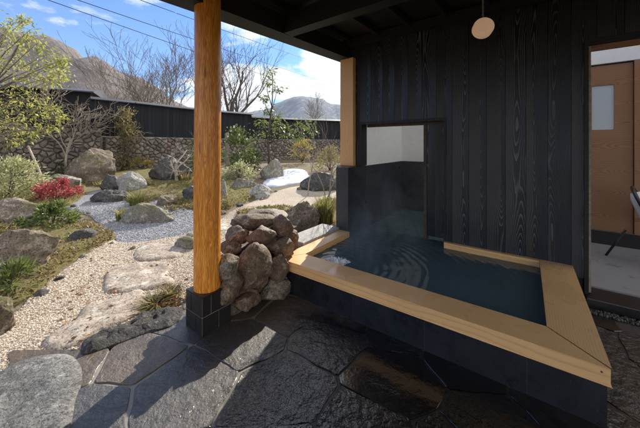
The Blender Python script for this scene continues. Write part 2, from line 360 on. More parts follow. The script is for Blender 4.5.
# ---------------------------------------------------------------- polygons
def inside(p, poly):
    c = False; n = len(poly); x, y = p[0], p[1]
    for i in range(n):
        x1, y1 = poly[i][0], poly[i][1]; x2, y2 = poly[i-1][0], poly[i-1][1]
        if (y1 > y) != (y2 > y) and x < (x2-x1)*(y-y1)/(y2-y1)+x1: c = not c
    return c
def bdist(p, poly):
    m = 1e9; n = len(poly)
    for i in range(n):
        ax, ay = poly[i-1][0], poly[i-1][1]; bx, by = poly[i][0]-ax, poly[i][1]-ay
        L = bx*bx+by*by; t = 0 if L == 0 else max(0, min(1, ((p[0]-ax)*bx+(p[1]-ay)*by)/L))
        m = min(m, math.hypot(p[0]-ax-t*bx, p[1]-ay-t*by))
    return m
def rough_outline(poly, step, amp, seed, scale=4.0):
    # Catmull-Rom through the corners, then an uneven edge
    n = len(poly); out = []
    for i in range(n):
        p0, p1, p2, p3 = [Vector(poly[(i+k) % n][:2]) for k in (-1, 0, 1, 2)]
        m = max(1, int((p2-p1).length/step))
        for k in range(m):
            t = k/m
            q = .5*((2*p1)+(p2-p0)*t+(2*p0-5*p1+4*p2-p3)*t*t+(3*p1-p0-3*p2+p3)*t**3)
            nx = noise.noise(Vector((q.x*scale, q.y*scale, seed))); ny = noise.noise(Vector((q.x*scale, q.y*scale, seed+9)))
            out.append((q.x+nx*amp, q.y+ny*amp))
    return out
def sheet(name, poly, mat, lift, step=.1, amp=.04, seed=1.0, dome=0.0, edge=.1, rough=0.0, skirt=.03, base=hz, nscale=3.0, smooth=True, flat_z=None, origin=None):
    """a sheet lying on the ground inside an uneven outline; dome raises it towards its middle"""
    ol = rough_outline(poly, step, amp, seed)
    xs = [p[0] for p in ol]; ys = [p[1] for p in ol]
    pts = [Vector(p) for p in ol]; n = len(pts)
    x = min(xs)
    while x < max(xs):
        y = min(ys)
        while y < max(ys):
            q = (x+random.uniform(-.3, .3)*step, y+random.uniform(-.3, .3)*step)
            if inside(q, ol) and bdist(q, ol) > step*.45: pts.append(Vector(q))
            y += step
        x += step
    vs, es, fs, *_ = delaunay_2d_cdt(pts, [(i, (i+1) % n) for i in range(n)], [], 1, 1e-5)
    mb = MB(); V = []; 
    for p in vs:
        d = bdist(p, ol); g = (base(p.x, p.y) if flat_z is None else flat_z)
        e = sm(0, edge, d) if edge > 0 else 1
        z = g + lift + dome*e + rough*e*noise.fractal(Vector((p.x*nscale, p.y*nscale, seed)), 1.0, 2.0, 4)
        V.append(Vector((p.x, p.y, z)))
    mb.add(V, fs)
    if skirt > 0:
        cnt = {}
        for f in fs:
            for i in range(len(f)):
                e_ = (f[i], f[(i+1) % len(f)]); k = tuple(sorted(e_)); cnt.setdefault(k, []).append(e_)
        low = {}
        for k, l in cnt.items():
            if len(l) == 1:
                a, b = l[0]
                for i in (a, b):
                    if i not in low: low[i] = len(mb.v); mb.v.append(V[i]-Vector((0, 0, skirt+lift))); mb.t.append(.5)
                mb.f.append((b, a, low[a], low[b]))
    o = origin or Vector((sum(xs)/len(xs), sum(ys)/len(ys), 0))
    return mb.build(name, mat, origin=o, smooth=smooth), ol
def P(l): return [tuple(at(x, y)[:2]) for x, y in l]

# ---------------------------------------------------------------- camera
cam = bpy.data.cameras.new('camera'); co = bpy.data.objects.new('camera', cam); col.objects.link(co)
co.location = (0, 0, H); co.rotation_euler = (R(90), 0, 0)
cam.sensor_width = 36; cam.lens = 36*F/640; cam.shift_x = 0; cam.shift_y = -(214-HY)/640
cam.clip_start = .05; cam.clip_end = 9000; sc.camera = co

# ---------------------------------------------------------------- light
SUN_AZ = math.atan(.325)                 # to the right of straight ahead
SUN_EL = R(33)
w = bpy.data.worlds.new('World'); sc.world = w; w.use_nodes = True
t = NT('', w)
sky = t.n('ShaderNodeTexSky', {'sky_type': 'NISHITA', 'sun_disc': False, 'sun_elevation': SUN_EL, 'sun_rotation': SUN_AZ, 'altitude': 600.0, 'air_density': 1.0, 'dust_density': .6, 'ozone_density': 1.6})
g = t.n('ShaderNodeTexCoord').outputs['Generated']; s3 = sep(t, g)
zz = t.math('ADD', t.math('MAXIMUM', s3[2], 0.0), .10)
pv = comb(t, t.math('DIVIDE', s3[0], zz), t.math('DIVIDE', s3[1], zz), 4.2)
c1 = t.noise(pv, 1.15, 9, .6, .25); c2 = t.noise(pv, .33, 3, .5)
# more cloud to the right of the view (world +X), open blue to the left
side = t.math('ADD', t.math('MULTIPLY', t.math('ADD', s3[0], .43), .42), t.math('MULTIPLY', t.math('MAXIMUM', t.math('MULTIPLY', s3[1], -1.0), 0.0), .25))  # last term: unseen cloud behind the view, added as neutral fill light
den = t.math('ADD', t.math('ADD', c1, t.math('MULTIPLY', t.math('SUBTRACT', c2, .5), .5)), side)
cf = t.ramp(den, [(.47, 0.0), (.57, .95)])
shade = t.ramp(t.noise(pv, 2.1, 6, .6), [(.3, (6.0, 6.2, 6.6)), (.7, (9.4, 9.2, 8.9))])
blue = t.mix(1.0, sky.outputs[0], (.38, .70, 1.10), 'MULTIPLY')
skyc = t.mix(cf, blue, shade)
bg = t.n('ShaderNodeBackground', None, Color=skyc, Strength=.115)
wo = t.n('ShaderNodeOutputWorld'); t.t.links.new(bg.outputs[0], wo.inputs[0])
sl = bpy.data.lights.new('sun', 'SUN'); sl.energy = 5.0; sl.angle = R(.5); sl.color = (1, .93, .82)
so = bpy.data.objects.new('sun', sl); col.objects.link(so)
sd = Vector((math.sin(SUN_AZ)*math.cos(SUN_EL), math.cos(SUN_AZ)*math.cos(SUN_EL), math.sin(SUN_EL)))
so.rotation_euler = sd.to_track_quat('Z', 'Y').to_euler(); so.location = (0, 0, 20)
sc.view_settings.view_transform = 'Standard'; sc.view_settings.look = 'None'; sc.view_settings.gamma = 1
sc.view_settings.exposure = .7; sc.view_settings.use_curve_mapping = False

# ---------------------------------------------------------------- ground
random.seed(5)
xs = [-4000, -2000, -900, -400, -180, -90, -50, -30, -22]+[-16+.25*i for i in range(0, 97)]+[12, 20, 40, 90, 200, 500, 1200, 2500, 4000]
ys = [-400, -120, -40, -12, -4, -1]+[-.5+.25*i for i in range(0, 95)]+[26, 32, 40, 60, 100, 180, 300, 500, 900, 1500, 2600, 4500]
mb = MB(); mb.add([Vector((x, y, hz(x, y))) for y in ys for x in xs],
                  [(j*len(xs)+i, j*len(xs)+i+1, (j+1)*len(xs)+i+1, (j+1)*len(xs)+i) for j in range(len(ys)-1) for i in range(len(xs)-1)])
kind(mb.build('ground', M['soil'], smooth=True))

grey, grey_ol = sheet('gravel_bed', P([(62, 206), (78, 196), (100, 190), (125, 192), (160, 200), (195, 212), (214, 216), (214, 232), (192, 238), (172, 238), (150, 243), (128, 250), (112, 238), (96, 222), (84, 214)]), M['gravel_grey'], .008, .14, .08, 2.0, skirt=.02)
kind(grey)
path, path_ol = sheet('gravel_path', P([(-160, 428), (-140, 380), (-40, 330), (10, 318), (42, 290), (80, 258), (104, 240), (128, 244), (160, 240), (190, 234), (215, 226), (232, 212), (262, 198), (290, 188), (330, 184), (352, 190), (345, 204), (300, 214), (262, 222), (236, 240), (226, 262), (212, 292), (186, 300), (150, 330), (90, 355), (40, 370), (0, 400), (-60, 470)]), M['gravel_tan'], .016, .14, .06, 3.0, skirt=.03)
kind(path)
MOSS = []
def moss_patch(pts, seed, dome=.05, mat='moss', name='moss', edge=.3):
    o, ol = sheet(name, P(pts), M[mat], .02, .1, .09, seed, dome=dome, edge=edge, rough=.03, nscale=5)
    MOSS.append(ol)
    return kind(o, 'stuff' if name == 'moss' else 'structure')
moss_patch([(-40, 236), (20, 228), (60, 226), (92, 226), (112, 238), (96, 250), (70, 264), (52, 280), (30, 300), (0, 312), (-60, 320)], 11, .06)
moss_patch([(50, 184), (70, 180), (86, 188), (80, 200), (66, 208), (60, 214), (30, 222), (-10, 224), (-30, 196)], 12, .05)
moss_patch([(118, 196), (142, 188), (170, 184), (196, 190), (215, 194), (214, 208), (190, 210), (160, 200), (140, 206)], 13, .08)
moss_patch([(196, 190), (224, 180), (250, 184), (266, 190), (262, 196), (240, 204), (222, 212), (205, 214)], 14, .08)
moss_patch([(240, 216), (262, 211), (285, 209), (300, 214), (292, 226), (262, 226)], 15, .08)
moss_patch([(310, 226), (318, 206), (345, 200), (352, 212), (345, 228)], 16, .05)
moss_patch([(78, 182), (100, 176), (150, 170), (190, 172), (215, 174), (215, 182), (180, 186), (140, 190), (110, 188)], 17, .10)
sn, _ = sheet('snow_patch', P([(262, 184), (274, 176), (286, 170), (302, 170), (308, 176), (300, 183), (286, 186), (270, 188)]), M['snow'], .03, .12, .12, 21, dome=.05, edge=.25, rough=.02)
kind(sn)
sn, _ = sheet('snow_patch', P([(150, 176), (168, 173), (188, 174), (190, 180), (172, 183), (155, 182)]), M['snow'], .06, .12, .10, 22, dome=.05, edge=.2, rough=.02)
kind(sn)

# ground cover: short blades, sprigs and dead leaves on the mossy beds
def cover(ols, n, seed):
    rng = random.Random(seed); mb = MB()
    tot = []
    for ol in ols:
        xs_ = [p[0] for p in ol]; ys_ = [p[1] for p in ol]; tot.append((ol, min(xs_), max(xs_), min(ys_), max(ys_)))
    for k in range(n):
        ol, a, b, c_, d_ = tot[k % len(tot)]; x, y = rng.uniform(a, b), rng.uniform(c_, d_)
        if not inside((x, y), ol): continue
        if noise.noise(Vector((x*1.3, y*1.3, 4))) < rng.uniform(-.5, .25): continue
        z = hz(x, y)+.03+.04*rng.random(); an = rng.uniform(0, 6.28); L = rng.uniform(.022, .07)*(1+y*.06)
        mb.leaf(Vector((x, y, z)), Vector((math.cos(an), math.sin(an), rng.uniform(.1, 1.6))), L, L*rng.uniform(.2, .5), rng)
    kind(mb.build('ground_cover', M['cover'], fixn=False), 'stuff')
M['cover'] = leafmat('ground_cover_leaves', [(.10, .06, .03), (.16, .13, .035), (.26, .24, .06), (.15, .18, .04), (.30, .22, .12)], .35)
cover(MOSS, 110000, 31)

# loose pebbles
def pebbles(name, ol, n, near, size, mat, seed, lift):
    rng = random.Random(seed); mb = MB(); xs = [p[0] for p in ol]; ys = [p[1] for p in ol]; k = 0; tries = 0
    while k < n and tries < n*30:
        tries += 1
        x, y = rng.uniform(max(-5.5, min(xs)), max(xs)), min(ys)+(max(ys)-min(ys))*rng.random()**2
        if y > near or not inside((x, y), ol): continue
        if uv_of(x, y)[0] < 2.5 and uv_of(x, y)[1] < 2.2: continue
        s = size*rng.uniform(.5, 1.25)*(1+y*.1); a = rng.uniform(0, 6.28); mb.cur = rng.random(); z = hz(x, y)+lift
        c_, s_ = math.cos(a)*s, math.sin(a)*s; h = s*rng.uniform(.35, .8)
        Q = [Vector((x+c_, y+s_, z)), Vector((x-s_*.8, y+c_*.8, z)), Vector((x-c_*.9, y-s_*.9, z)), Vector((x+s_*.75, y-c_*.75, z))]
        T = [q*.55+Vector((x, y, 0))*.45 for q in Q]
        for q in T: q.z = z+h*rng.uniform(.85, 1.1)
        mb.add(Q+T, [(0, 1, 5, 4), (1, 2, 6, 5), (2, 3, 7, 6), (3, 0, 4, 7), (4, 5, 6, 7)]); k += 1
    return kind(mb.build(name, mat, smooth=False, fixn=False), 'stuff')
pebbles('loose_gravel', path_ol, 26000, 6.5, .0085, M['pebble'], 3, .016)
pebbles('loose_gravel', grey_ol, 9000, 9.5, .010, M['pebble_g'], 4, .008)

# ---------------------------------------------------------------- paving
def voronoi_cells(pts, bounds, R_):
    cells = []
    for i, p in enumerate(pts):
        poly = [Vector(q) for q in bounds]
        for j, q in enumerate(pts):
            if i == j or (p-q).length > R_: continue
            mid = (p+q)/2; n_ = q-p; out = []
            for k in range(len(poly)):
                a, b = poly[k-1], poly[k]; da, db = (a-mid).dot(n_), (b-mid).dot(n_)
                if (da <= 0) != (db <= 0): out.append(a+(b-a)*(da/(da-db)))
                if db <= 0: out.append(b)
            poly = out
            if len(poly) < 3: break
        cells.append(poly)
    return cells
def shrink(poly, d):
    n = len(poly); c = sum(poly, Vector((0, 0)))/n; out = []
    area = sum(poly[i-1].x*poly[i].y-poly[i].x*poly[i-1].y for i in range(n))
    sgn = 1 if area > 0 else -1; q = poly
    res = q
    for i in range(n):                      # clip by each inward-shifted edge
        a, b = poly[i-1], poly[i]; e = b-a
        if e.length < 1e-6: continue
        nn = Vector((e.y, -e.x)).normalized()*sgn; m = a-nn*d; out = []
        for k in range(len(res)):
            s_, t_ = res[k-1], res[k]; da, db = (s_-m).dot(nn), (t_-m).dot(nn)
            if (da <= 0) != (db <= 0): out.append(s_+(t_-s_)*(da/(da-db)))
            if db <= 0: out.append(t_)
        res = out
        if len(res) < 3: return None
    return res
def densify(poly, step, amp, seed, rnd=.5):
    out = []; n = len(poly)
    q = []
    for i in range(n):                      # cut corners
        a, b, c = poly[i-1], poly[i], poly[(i+1) % n]
        l = min((a-b).length, (c-b).length)*.05
        if (a-b).length < 1e-5 or (c-b).length < 1e-5: continue
        q += [b+(a-b).normalized()*l, b+(c-b).normalized()*l]
    n = len(q)
    for i in range(n):
        a, b = q[i], q[(i+1) % n]; m = max(1, int((b-a).length/step))
        for k in range(m):
            p = a+(b-a)*(k/m)
            p = p+Vector((noise.noise(Vector((p.x*7, p.y*7, seed))), noise.noise(Vector((p.x*7, p.y*7, seed+5)))))*amp
            out.append(p)
    return out
rng = random.Random(12)
pts = []
row = 0; v = -2.2
while v < 4.1:
    u = -5.0+(.26 if row % 2 else 0)
    while u < 2.75:
        pts.append(Vector((u+rng.uniform(-.17, .17), v+rng.uniform(-.16, .16)))); u += .53
    v += .44; row += 1
cells = voronoi_cells(pts, [(-5.4, -2.6), (3.1, -2.6), (3.1, 4.4), (-5.4, 4.4)], 1.9)
mb = MB()
for p, cpoly in zip(pts, cells):
    if p.x > 2.5 or p.y > 3.5 or len(cpoly) < 3: continue
    if -.25 < p.x < 2.2 and p.y > 2.7: continue
    s_ = shrink(cpoly, .004)
    if not s_: continue
    o_ = densify(s_, .04, .022, rng.uniform(0, 50)); n = len(o_)
    cc = sum(o_, Vector((0, 0)))/n; mb.cur = rng.random(); h = rng.uniform(-.0015, .002); tx, ty = rng.uniform(-.004, .004), rng.uniform(-.004, .004)
    def zt(q): return h+(q.x-cc.x)*tx+(q.y-cc.y)*ty
    rings = [(1.0, -.03), (1.0, -.003), (.985, 0.0), (.5, .0005)]
    V = []
    for sc_, dz in rings:
        for q in o_:
            r_ = cc+(q-cc)*sc_; V.append(B(r_.x, r_.y, zt(r_)+dz))
    V.append(B(cc.x, cc.y, zt(cc)))
    fs = [(k*n+i, k*n+(i+1) % n, (k+1)*n+(i+1) % n, (k+1)*n+i) for k in range(3) for i in range(n)]
    fs += [(3*n+i, 3*n+(i+1) % n, 4*n) for i in range(n)]
    mb.add(V, fs)
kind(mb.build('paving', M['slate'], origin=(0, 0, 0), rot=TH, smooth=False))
mb = MB(); mb.prism([(-5.2, -2.4), (2.5, -2.4), (2.48, 0.2), (2.42, 1.5), (2.38, 2.4), (2.3, 3.5), (-5.2, 3.5)], -.05, -.0065)
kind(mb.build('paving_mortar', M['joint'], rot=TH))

# ---------------------------------------------------------------- rocks
def rock_mesh(c, dims, seed, ang=.25, sub=4, cuts=7, rotz=0.0, flatb=True, lump=.22):
    """boulder: noisy ball cut by random planes; c = centre of its base"""
    rng = random.Random(seed); bm = bmesh.new(); bmesh.ops.create_icosphere(bm, subdivisions=sub, radius=1)
    pl = []
    for _ in range(int(cuts*1.5)):
        n_ = Vector((rng.uniform(-1, 1), rng.uniform(-1, 1), rng.uniform(-.5, 1))).normalized(); pl.append((n_, rng.uniform(.60, .88)))
    off = Vector((rng.uniform(0, 50), rng.uniform(0, 50), rng.uniform(0, 50)))
    for v in bm.verts:
        p = v.co.copy()
        p *= 1+lump*noise.fractal(p*1.1+off, 1, 2, 3)
        for n_, d in pl:
            k = p.dot(n_)-d
            if k > 0: p -= n_*k*.97
        q_ = p+.15*noise.noise_vector(p*2+off)
        p *= 1+(.09*noise.fractal(q_*2.9+off, .8, 2.1, 5)-.07*max(0, .25-abs(noise.noise(q_*2.3+off*1.7)))*2.0+.022*noise.fractal(q_*12+off, .8, 2.1, 3))*(1 if cuts else .3)
        v.co = p
    xs = [v.co.x for v in bm.verts]; ys = [v.co.y for v in bm.verts]; zs = [v.co.z for v in bm.verts]
    lo = min(zs)*.35 if flatb else min(zs); V = []
    for v in bm.verts:
        x = (v.co.x-(min(xs)+max(xs))/2)/(max(xs)-min(xs))*dims[0]; y = (v.co.y-(min(ys)+max(ys))/2)/(max(ys)-min(ys))*dims[1]
        z = (v.co.z-lo)/(max(zs)-lo)*dims[2]; z = max(z, -.12*dims[2]) if flatb else z
        V.append(Vector((x, y, z)))
    ca, sa = math.cos(rotz), math.sin(rotz)
    V = [Vector((c[0]+p.x*ca-p.y*sa, c[1]+p.x*sa+p.y*ca, c[2]+p.z)) for p in V]
    fs = [tuple(v.index for v in f.verts) for f in bm.faces]; bm.free()
    return V, fs
def rock(bbox, mat, label, seed, dr=.8, name='boulder', cat='boulder', cuts=7, group='garden boulders', lump=.22, sub=5):
    x0, y0, x1, y1 = bbox; f = at((x0+x1)/2, y1); W = (x1-x0)/F*f.y; d = W*dr
    cy = f.y+d*.45; W = (x1-x0)/F*(f.y+d*.3); cxw = ((x0+x1)/2-CX)/F*cy; gz = hz(cxw, cy)
    zt = H-(y0-HY)/F*(cy+d*.1); h = max(.05, zt-gz)
    V, fs = rock_mesh((cxw, cy, gz-.02), (W, d, h), seed, cuts=cuts, lump=lump, sub=sub)
    mb = MB(); mb.add(V, fs); o = mb.build(name, M[mat], origin=(cxw, cy, gz), smooth=True)
    return tag(o, label, cat, group)
rock((62, 147, 119, 184), 'rock_brown', 'largest rounded brown boulder in front of the rubble garden wall', 31, .7)
rock((44, 172, 82, 192), 'rock_grey', 'low grey boulder just behind the red shrub', 42, .8)
rock((100, 173, 126, 191), 'rock_dark', 'dark brown rock wedged between the largest boulder and a pale round one', 33, .8)
rock((118, 170, 148, 194), 'rock_pale', 'smooth pale grey boulder right of the largest brown boulder', 34, .8)
rock((152, 154, 194, 184), 'rock_dark', 'dark squarish boulder behind the bare twiggy shrub, near the wall', 35, .7, cuts=10)
rock((91, 188, 127, 203), 'rock_dark', 'low dark humped rock sitting in the blue grey gravel', 36, .6)
rock((122, 201, 177, 224), 'rock_grey', 'broad angular grey rock with a split face in the blue grey gravel', 37, .45, cuts=12)
rock((156, 193, 178, 207), 'rock_brown', 'small brown rock on moss behind the angular gravel rock', 38, .8)
rock((182, 184, 206, 204), 'rock_dark', 'dark rock on moss half hidden behind the orange log pillar', 39, .8)
rock((-30, 224, 54, 276), 'rock_brown', 'big pitted brown grey boulder at the left edge beside mossy ground', 40, .6, cuts=5, lump=.35)
rock((-24, 196, 50, 225), 'rock_brown', 'long low brown boulder behind the big pitted one at the left', 41, .45, cuts=6)
rock((-30, 292, 18, 343), 'rock_brown', 'boulder cut by the left edge of the frame above the gravel path', 43, .8)
rock((66, 227, 94, 245), 'rock_dark', 'small dark rock on yellow moss below the green low shrub', 44, .7, sub=3)
rock((174, 234, 200, 251), 'rock_grey', 'small grey rock at the gravel path left of the pillar', 45, .6, sub=3)
rock((246, 183, 272, 199), 'rock_pale', 'pale rock on the moss right of the pillar below the snow patch', 46, .7)
rock((229, 177, 256, 191), 'rock_grey', 'flat grey rock under the white flowered shrub', 47, .6)
rock((260, 158, 284, 180), 'rock_grey', 'rounded grey boulder like a ball left of the snow patch', 48, .9, cuts=3, lump=.1)
rock((217, 178, 229, 203), 'rock_grey', 'narrow grey rock just right of the pillar on moss', 49, 1.0, sub=3)
rock((299, 171, 340, 192), 'rock_dark', 'wide dark rock right of the snow patch behind thin stems', 50, .5)
rock((284, 200, 321, 233), 'rock_brown', 'craggy brown boulder behind the pale granite kerb', 51, .6, cuts=11)
rock((338, 174, 362, 188), 'rock_grey', 'grey rock beyond the thin stems at the far path end', 52, .8, sub=3)
rock((76, 158, 92, 170), 'rock_grey', 'small grey rock against the garden wall', 53, .8, sub=3) if False else None
rock((196, 166, 214, 178), 'rock_pale', 'pale rock close to the garden wall behind the pillar', 54, .8, sub=3)

def stone(pts, mat, label, seed, h=.03, name='stepping_stone', group='stepping stones in the gravel', edge=.05, rough=.02, amp=.03, cat='stepping stone', step=.035, nscale=4, fz=None):
    o, ol = sheet(name, P(pts), M[mat], .02, step, amp, seed, dome=h, edge=edge, rough=rough, skirt=.08, nscale=nscale, flat_z=fz)
    return tag(o, label, cat, group)
stone([(134, 256), (140, 248), (160, 245), (184, 246), (186, 253), (176, 259), (152, 263), (136, 263)], 'slab_tan', 'small tan stepping stone farthest up the gravel path', 61)
stone([(103, 287), (106, 275), (124, 268), (150, 264), (171, 266), (168, 276), (174, 284), (160, 290), (128, 295), (106, 295)], 'slab_tan', 'square pale tan stepping stone midway along the gravel path', 62)
stone([(40, 350), (52, 336), (74, 324), (86, 308), (118, 300), (138, 292), (150, 303), (136, 318), (112, 330), (82, 346), (56, 354)], 'slab_tan', 'largest tan stepping stone lying next to the black edging rock', 63, .035)
stone([(80, 352), (92, 340), (118, 330), (140, 318), (168, 312), (184, 309), (182, 318), (170, 330), (140, 342), (112, 352), (88, 359)], 'edge_rock', 'rough black rock edging the dark paving beside the path', 64, .035, 'edging_rock', None, .06, .035, .04, 'rock', step=.02, nscale=11, fz=-.015)
stone([(-30, 428), (-20, 396), (8, 372), (40, 361), (66, 360), (84, 370), (82, 390), (74, 410), (66, 450), (40, 520), (-60, 520)], 'slab_grey', 'speckled grey flat stone at the bottom left corner of the paving', 65, .016, 'flat_stone', None, .05, .014, .03, 'flat stone', nscale=6, fz=-.012)
stone([(196, 226), (214, 221), (236, 222), (236, 229), (214, 233), (198, 232)], 'slab_tan', 'narrow tan stepping stone between the pillar and the rock pile', 66)

# ---------------------------------------------------------------- plants
def bbox3(bbox, dr=.8):
    x0, y0, x1, y1 = bbox; f = at((x0+x1)/2, y1); W = (x1-x0)/F*f.y; d = W*dr; cy = f.y+d*.4
    cx = ((x0+x1)/2-CX)/F*cy; gz = hz(cx, cy); h = H-(y0-HY)/F*cy-gz
    return Vector((cx, cy, gz)), (x1-x0)/F*cy, d, h
def shrub(bbox, mat, label, seed, n=900, L=.05, W=.02, name='shrub', cat='shrub', shape='dome', stems=9, dr=.8, clumps=26, bark='bark_dark', flowers=0, group=None, droop=0.0):
    rng = random.Random(seed); c, w_, d, h = bbox3(bbox, dr)
    th = thing(name, label, cat, c, group=group)
    cl = []
    for _ in range(clumps):
        zf = rng.uniform(.12, 1.0); a = rng.uniform(0, 6.283); rr = math.sqrt(rng.random())
        prof = {'dome': math.sqrt(max(.05, 1-(zf*1.0)**2))*.9+.1, 'cone': 1.05-zf*.85, 'ball': math.sqrt(max(.05, 1-(2*zf-1)**2))}[shape]
        cl.append((Vector((c.x+math.cos(a)*rr*prof*w_*.5, c.y+math.sin(a)*rr*prof*d*.5, c.z+h*zf*.93)), rng.uniform(.6, 1.3)))
    sm_ = MB()
    for i, (q, _) in enumerate(cl):
        if i % max(1, clumps//stems) == 0:
            m = c.lerp(q, .5)+Vector((rng.uniform(-.04, .04), rng.uniform(-.04, .04), h*.08))
            sm_.tube([c+Vector((rng.uniform(-.04, .04), rng.uniform(-.04, .04), -.02)), m, q], [.008+h*.006, .005+h*.004, .003], 5)
    sm_.build('stem', M[bark], th, smooth=True)
    lf = MB(); cr = min(w_, h)*.17
    for k in range(n):
        q, s_ = cl[rng.randrange(len(cl))]
        o_ = Vector((rng.gauss(0, 1), rng.gauss(0, 1), rng.gauss(0, .8)))*cr*s_*.62
        p = q+o_
        if p.z < c.z+.02: p.z = c.z+.02+rng.random()*.05
        dd = (p-(c+Vector((0, 0, h*.3)))).normalized()+Vector((rng.uniform(-1, 1), rng.uniform(-1, 1), rng.uniform(-.8, .9)-droop))*.9
        s2 = rng.uniform(.6, 1.25); lf.leaf(p, dd, L*s2, W*s2, rng)
    lf.build('foliage', M[mat], th, fixn=False)
    if flowers:
        fl = MB()
        for k in range(flowers):
            q, s_ = cl[rng.randrange(len(cl))]; p = q+Vector((rng.gauss(0, cr*.8), -abs(rng.gauss(0, cr)), rng.gauss(0, cr*.6)))
            for a in range(5):
                an = a*1.2566; fl.leaf(p, Vector((math.cos(an), -.5, math.sin(an))), .055, .04, rng)
        fl.build('blossom', M['petal'], th, fixn=False)
    return th
shrub((38, 179, 78, 204), 'leaf_red', 'crimson leaved low shrub beside the slanting wooden stake', 71, 1900, .07, .03, clumps=34)
shrub((22, 205, 80, 234), 'leaf_green', 'bright green low shrub below the crimson one', 72, 1700, .075, .03, clumps=34)
shrub((-30, 158, 48, 204), 'leaf_pale', 'large pale green leafy shrub at the left edge under the gold tree', 73, 3400, .10, .036, clumps=50, dr=.6)
shrub((-14, 264, 32, 299), 'leaf_green', 'grassy green tuft plant between two boulders at the left edge', 74, 700, .10, .014, clumps=18)
shrub((109, 106, 142, 172), 'leaf_olive', 'upright conical olive shrub standing before the rubble wall', 75, 3000, .085, .032, shape='cone', clumps=60, name='conical_shrub')
shrub((126, 156, 154, 172), 'leaf_yellow', 'low golden shrub right of the conical shrub', 76, 900, .06, .025)
shrub((46, 162, 80, 178), 'leaf_dark', 'dark low shrub left of the largest boulder', 77, 1300, .06, .026)
shrub((90, 156, 128, 172), 'leaf_dark', 'dark green ground shrub at the foot of the conical shrub', 78, 900, .06, .026) 
shrub((222, 128, 252, 176), 'leaf_green', 'green camellia shrub with white blossoms right of the pillar', 79, 2200, .11, .05, shape='ball', clumps=26, flowers=16, name='camellia_shrub', stems=6)
shrub((222, 162, 254, 184), 'leaf_pale', 'pale low shrub at the foot of the camellia', 80, 1000, .08, .035)
shrub((292, 138, 314, 164), 'leaf_yellow', 'yellow green shrub by the wall beyond the snow patch', 81, 900, .09, .04, shape='ball')
shrub((296, 122, 330, 150), 'leaf_green', 'loose green shrub against the black fence behind the snow patch', 82, 700, .11, .05, shape='ball', clumps=14) if False else None
shrub((186, 140, 220, 176), 'leaf_dark', 'dark evergreen shrub behind the orange log pillar', 83, 1500, .09, .04)
shrub((246, 208, 288, 226), 'leaf_green', 'low creeping green plant behind the rock pile', 84, 1300, .06, .02, name='ground_plant', cat='plant')
shrub((140, 180, 158, 190), 'leaf_olive', 'small olive tuft right of the pale grey boulder', 85, 400, .05, .02)
shrub((-10, 176, 24, 200), 'leaf_olive', 'olive undergrowth below the gold tree', 86, 900, .08, .03) if False else None
def tuft(bbox, label, seed, n=220, mat='grass', W=.010, lean=.5, name='grass_tuft', cat='grass tuft'):
    rng = random.Random(seed); c, w_, d, h = bbox3(bbox, .7); mb = MB()
    for k in range(n):
        a = rng.uniform(0, 6.283); r_ = math.sqrt(rng.random())*w_*.28
        p = c+Vector((math.cos(a)*r_, math.sin(a)*r_, -.01)); out = Vector((math.cos(a), math.sin(a), 0)); hh = h*rng.uniform(.55, 1.1)
        q1 = p+Vector((0, 0, hh*.55))+out*w_*.1*rng.random(); q2 = p+Vector((0, 0, hh*rng.uniform(.75, 1)))+out*w_*lean*rng.uniform(.2, .8)
        s_ = out.cross(Vector((0, 0, 1)))*W; mb.cur = rng.random()
        mb.add([p-s_, p+s_, q1+s_*.8, q1-s_*.8, q2], [(0, 1, 2, 3), (3, 2, 4)])
    o = mb.build(name, M[mat], origin=c, fixn=False); return tag(o, label, cat, None)
tuft((126, 190, 148, 207), 'bright grass tuft on the gravel between the dark hump and the angular rock', 91)
tuft((114, 206, 128, 222), 'small yellow grass tuft left of the angular rock', 92, 140)
tuft((312, 192, 338, 229), 'tall yellow green grass clump beside the dark tiled pillar', 93, 420, W=.012)
tuft((142, 294, 170, 312), 'low green weed tuft beside the black edging rock', 94, 130, lean=.9, mat='cover')
tuft((160, 284, 180, 302), 'dry tuft at the path edge left of the plinth', 95, 110, lean=.9, mat='leaf_olive')
tuft((-4, 262, 20, 290), 'spiky grass tuft at the left edge above the path', 96, 160)
tuft((174, 168, 196, 184), 'rusty grass tuft near the wall left of the pillar', 97, 160, mat='leaf_olive')
tuft((284, 204, 300, 216), 'short green tuft on the far side of the craggy boulder', 98, 150)

def grow(rng, p, d, L, r, lev, maxlev, segs, spread, up, kids):
    pts = [p.copy()]; rs = [r]; dd = d.copy(); m = 4 if lev < 2 else 3
    for i in range(m):
        dd = (dd+Vector((rng.gauss(0, 1), rng.gauss(0, 1), rng.gauss(0, 1)))*.13+Vector((0, 0, up))*.08).normalized()
        pts.append(pts[-1]+dd*(L/m)); rs.append(r*(1-.42*(i+1)/m) if lev < maxlev else r*(1-.8*(i+1)/m))
    segs.append((pts, rs, lev))
    if lev >= maxlev: return
    for k in range(kids[min(lev, len(kids)-1)]):
        t_ = rng.uniform(.35, 1.0) if k else 1.0
        i = min(m-1, int(t_*m)); fr = t_*m-i
        q = pts[i].lerp(pts[i+1], fr); rr = rs[i]*.62
        ax = Vector((rng.uniform(-1, 1), rng.uniform(-1, 1), rng.uniform(-1, 1))).cross(dd)
        if ax.length < .01: continue
        nd = (Matrix.Rotation(rng.uniform(.4, 1.0)*spread, 3, ax.normalized()) @ dd).normalized()
        grow(rng, q, nd, L*rng.uniform(.58, .82), rr, lev+1, maxlev, segs, spread, up, kids)
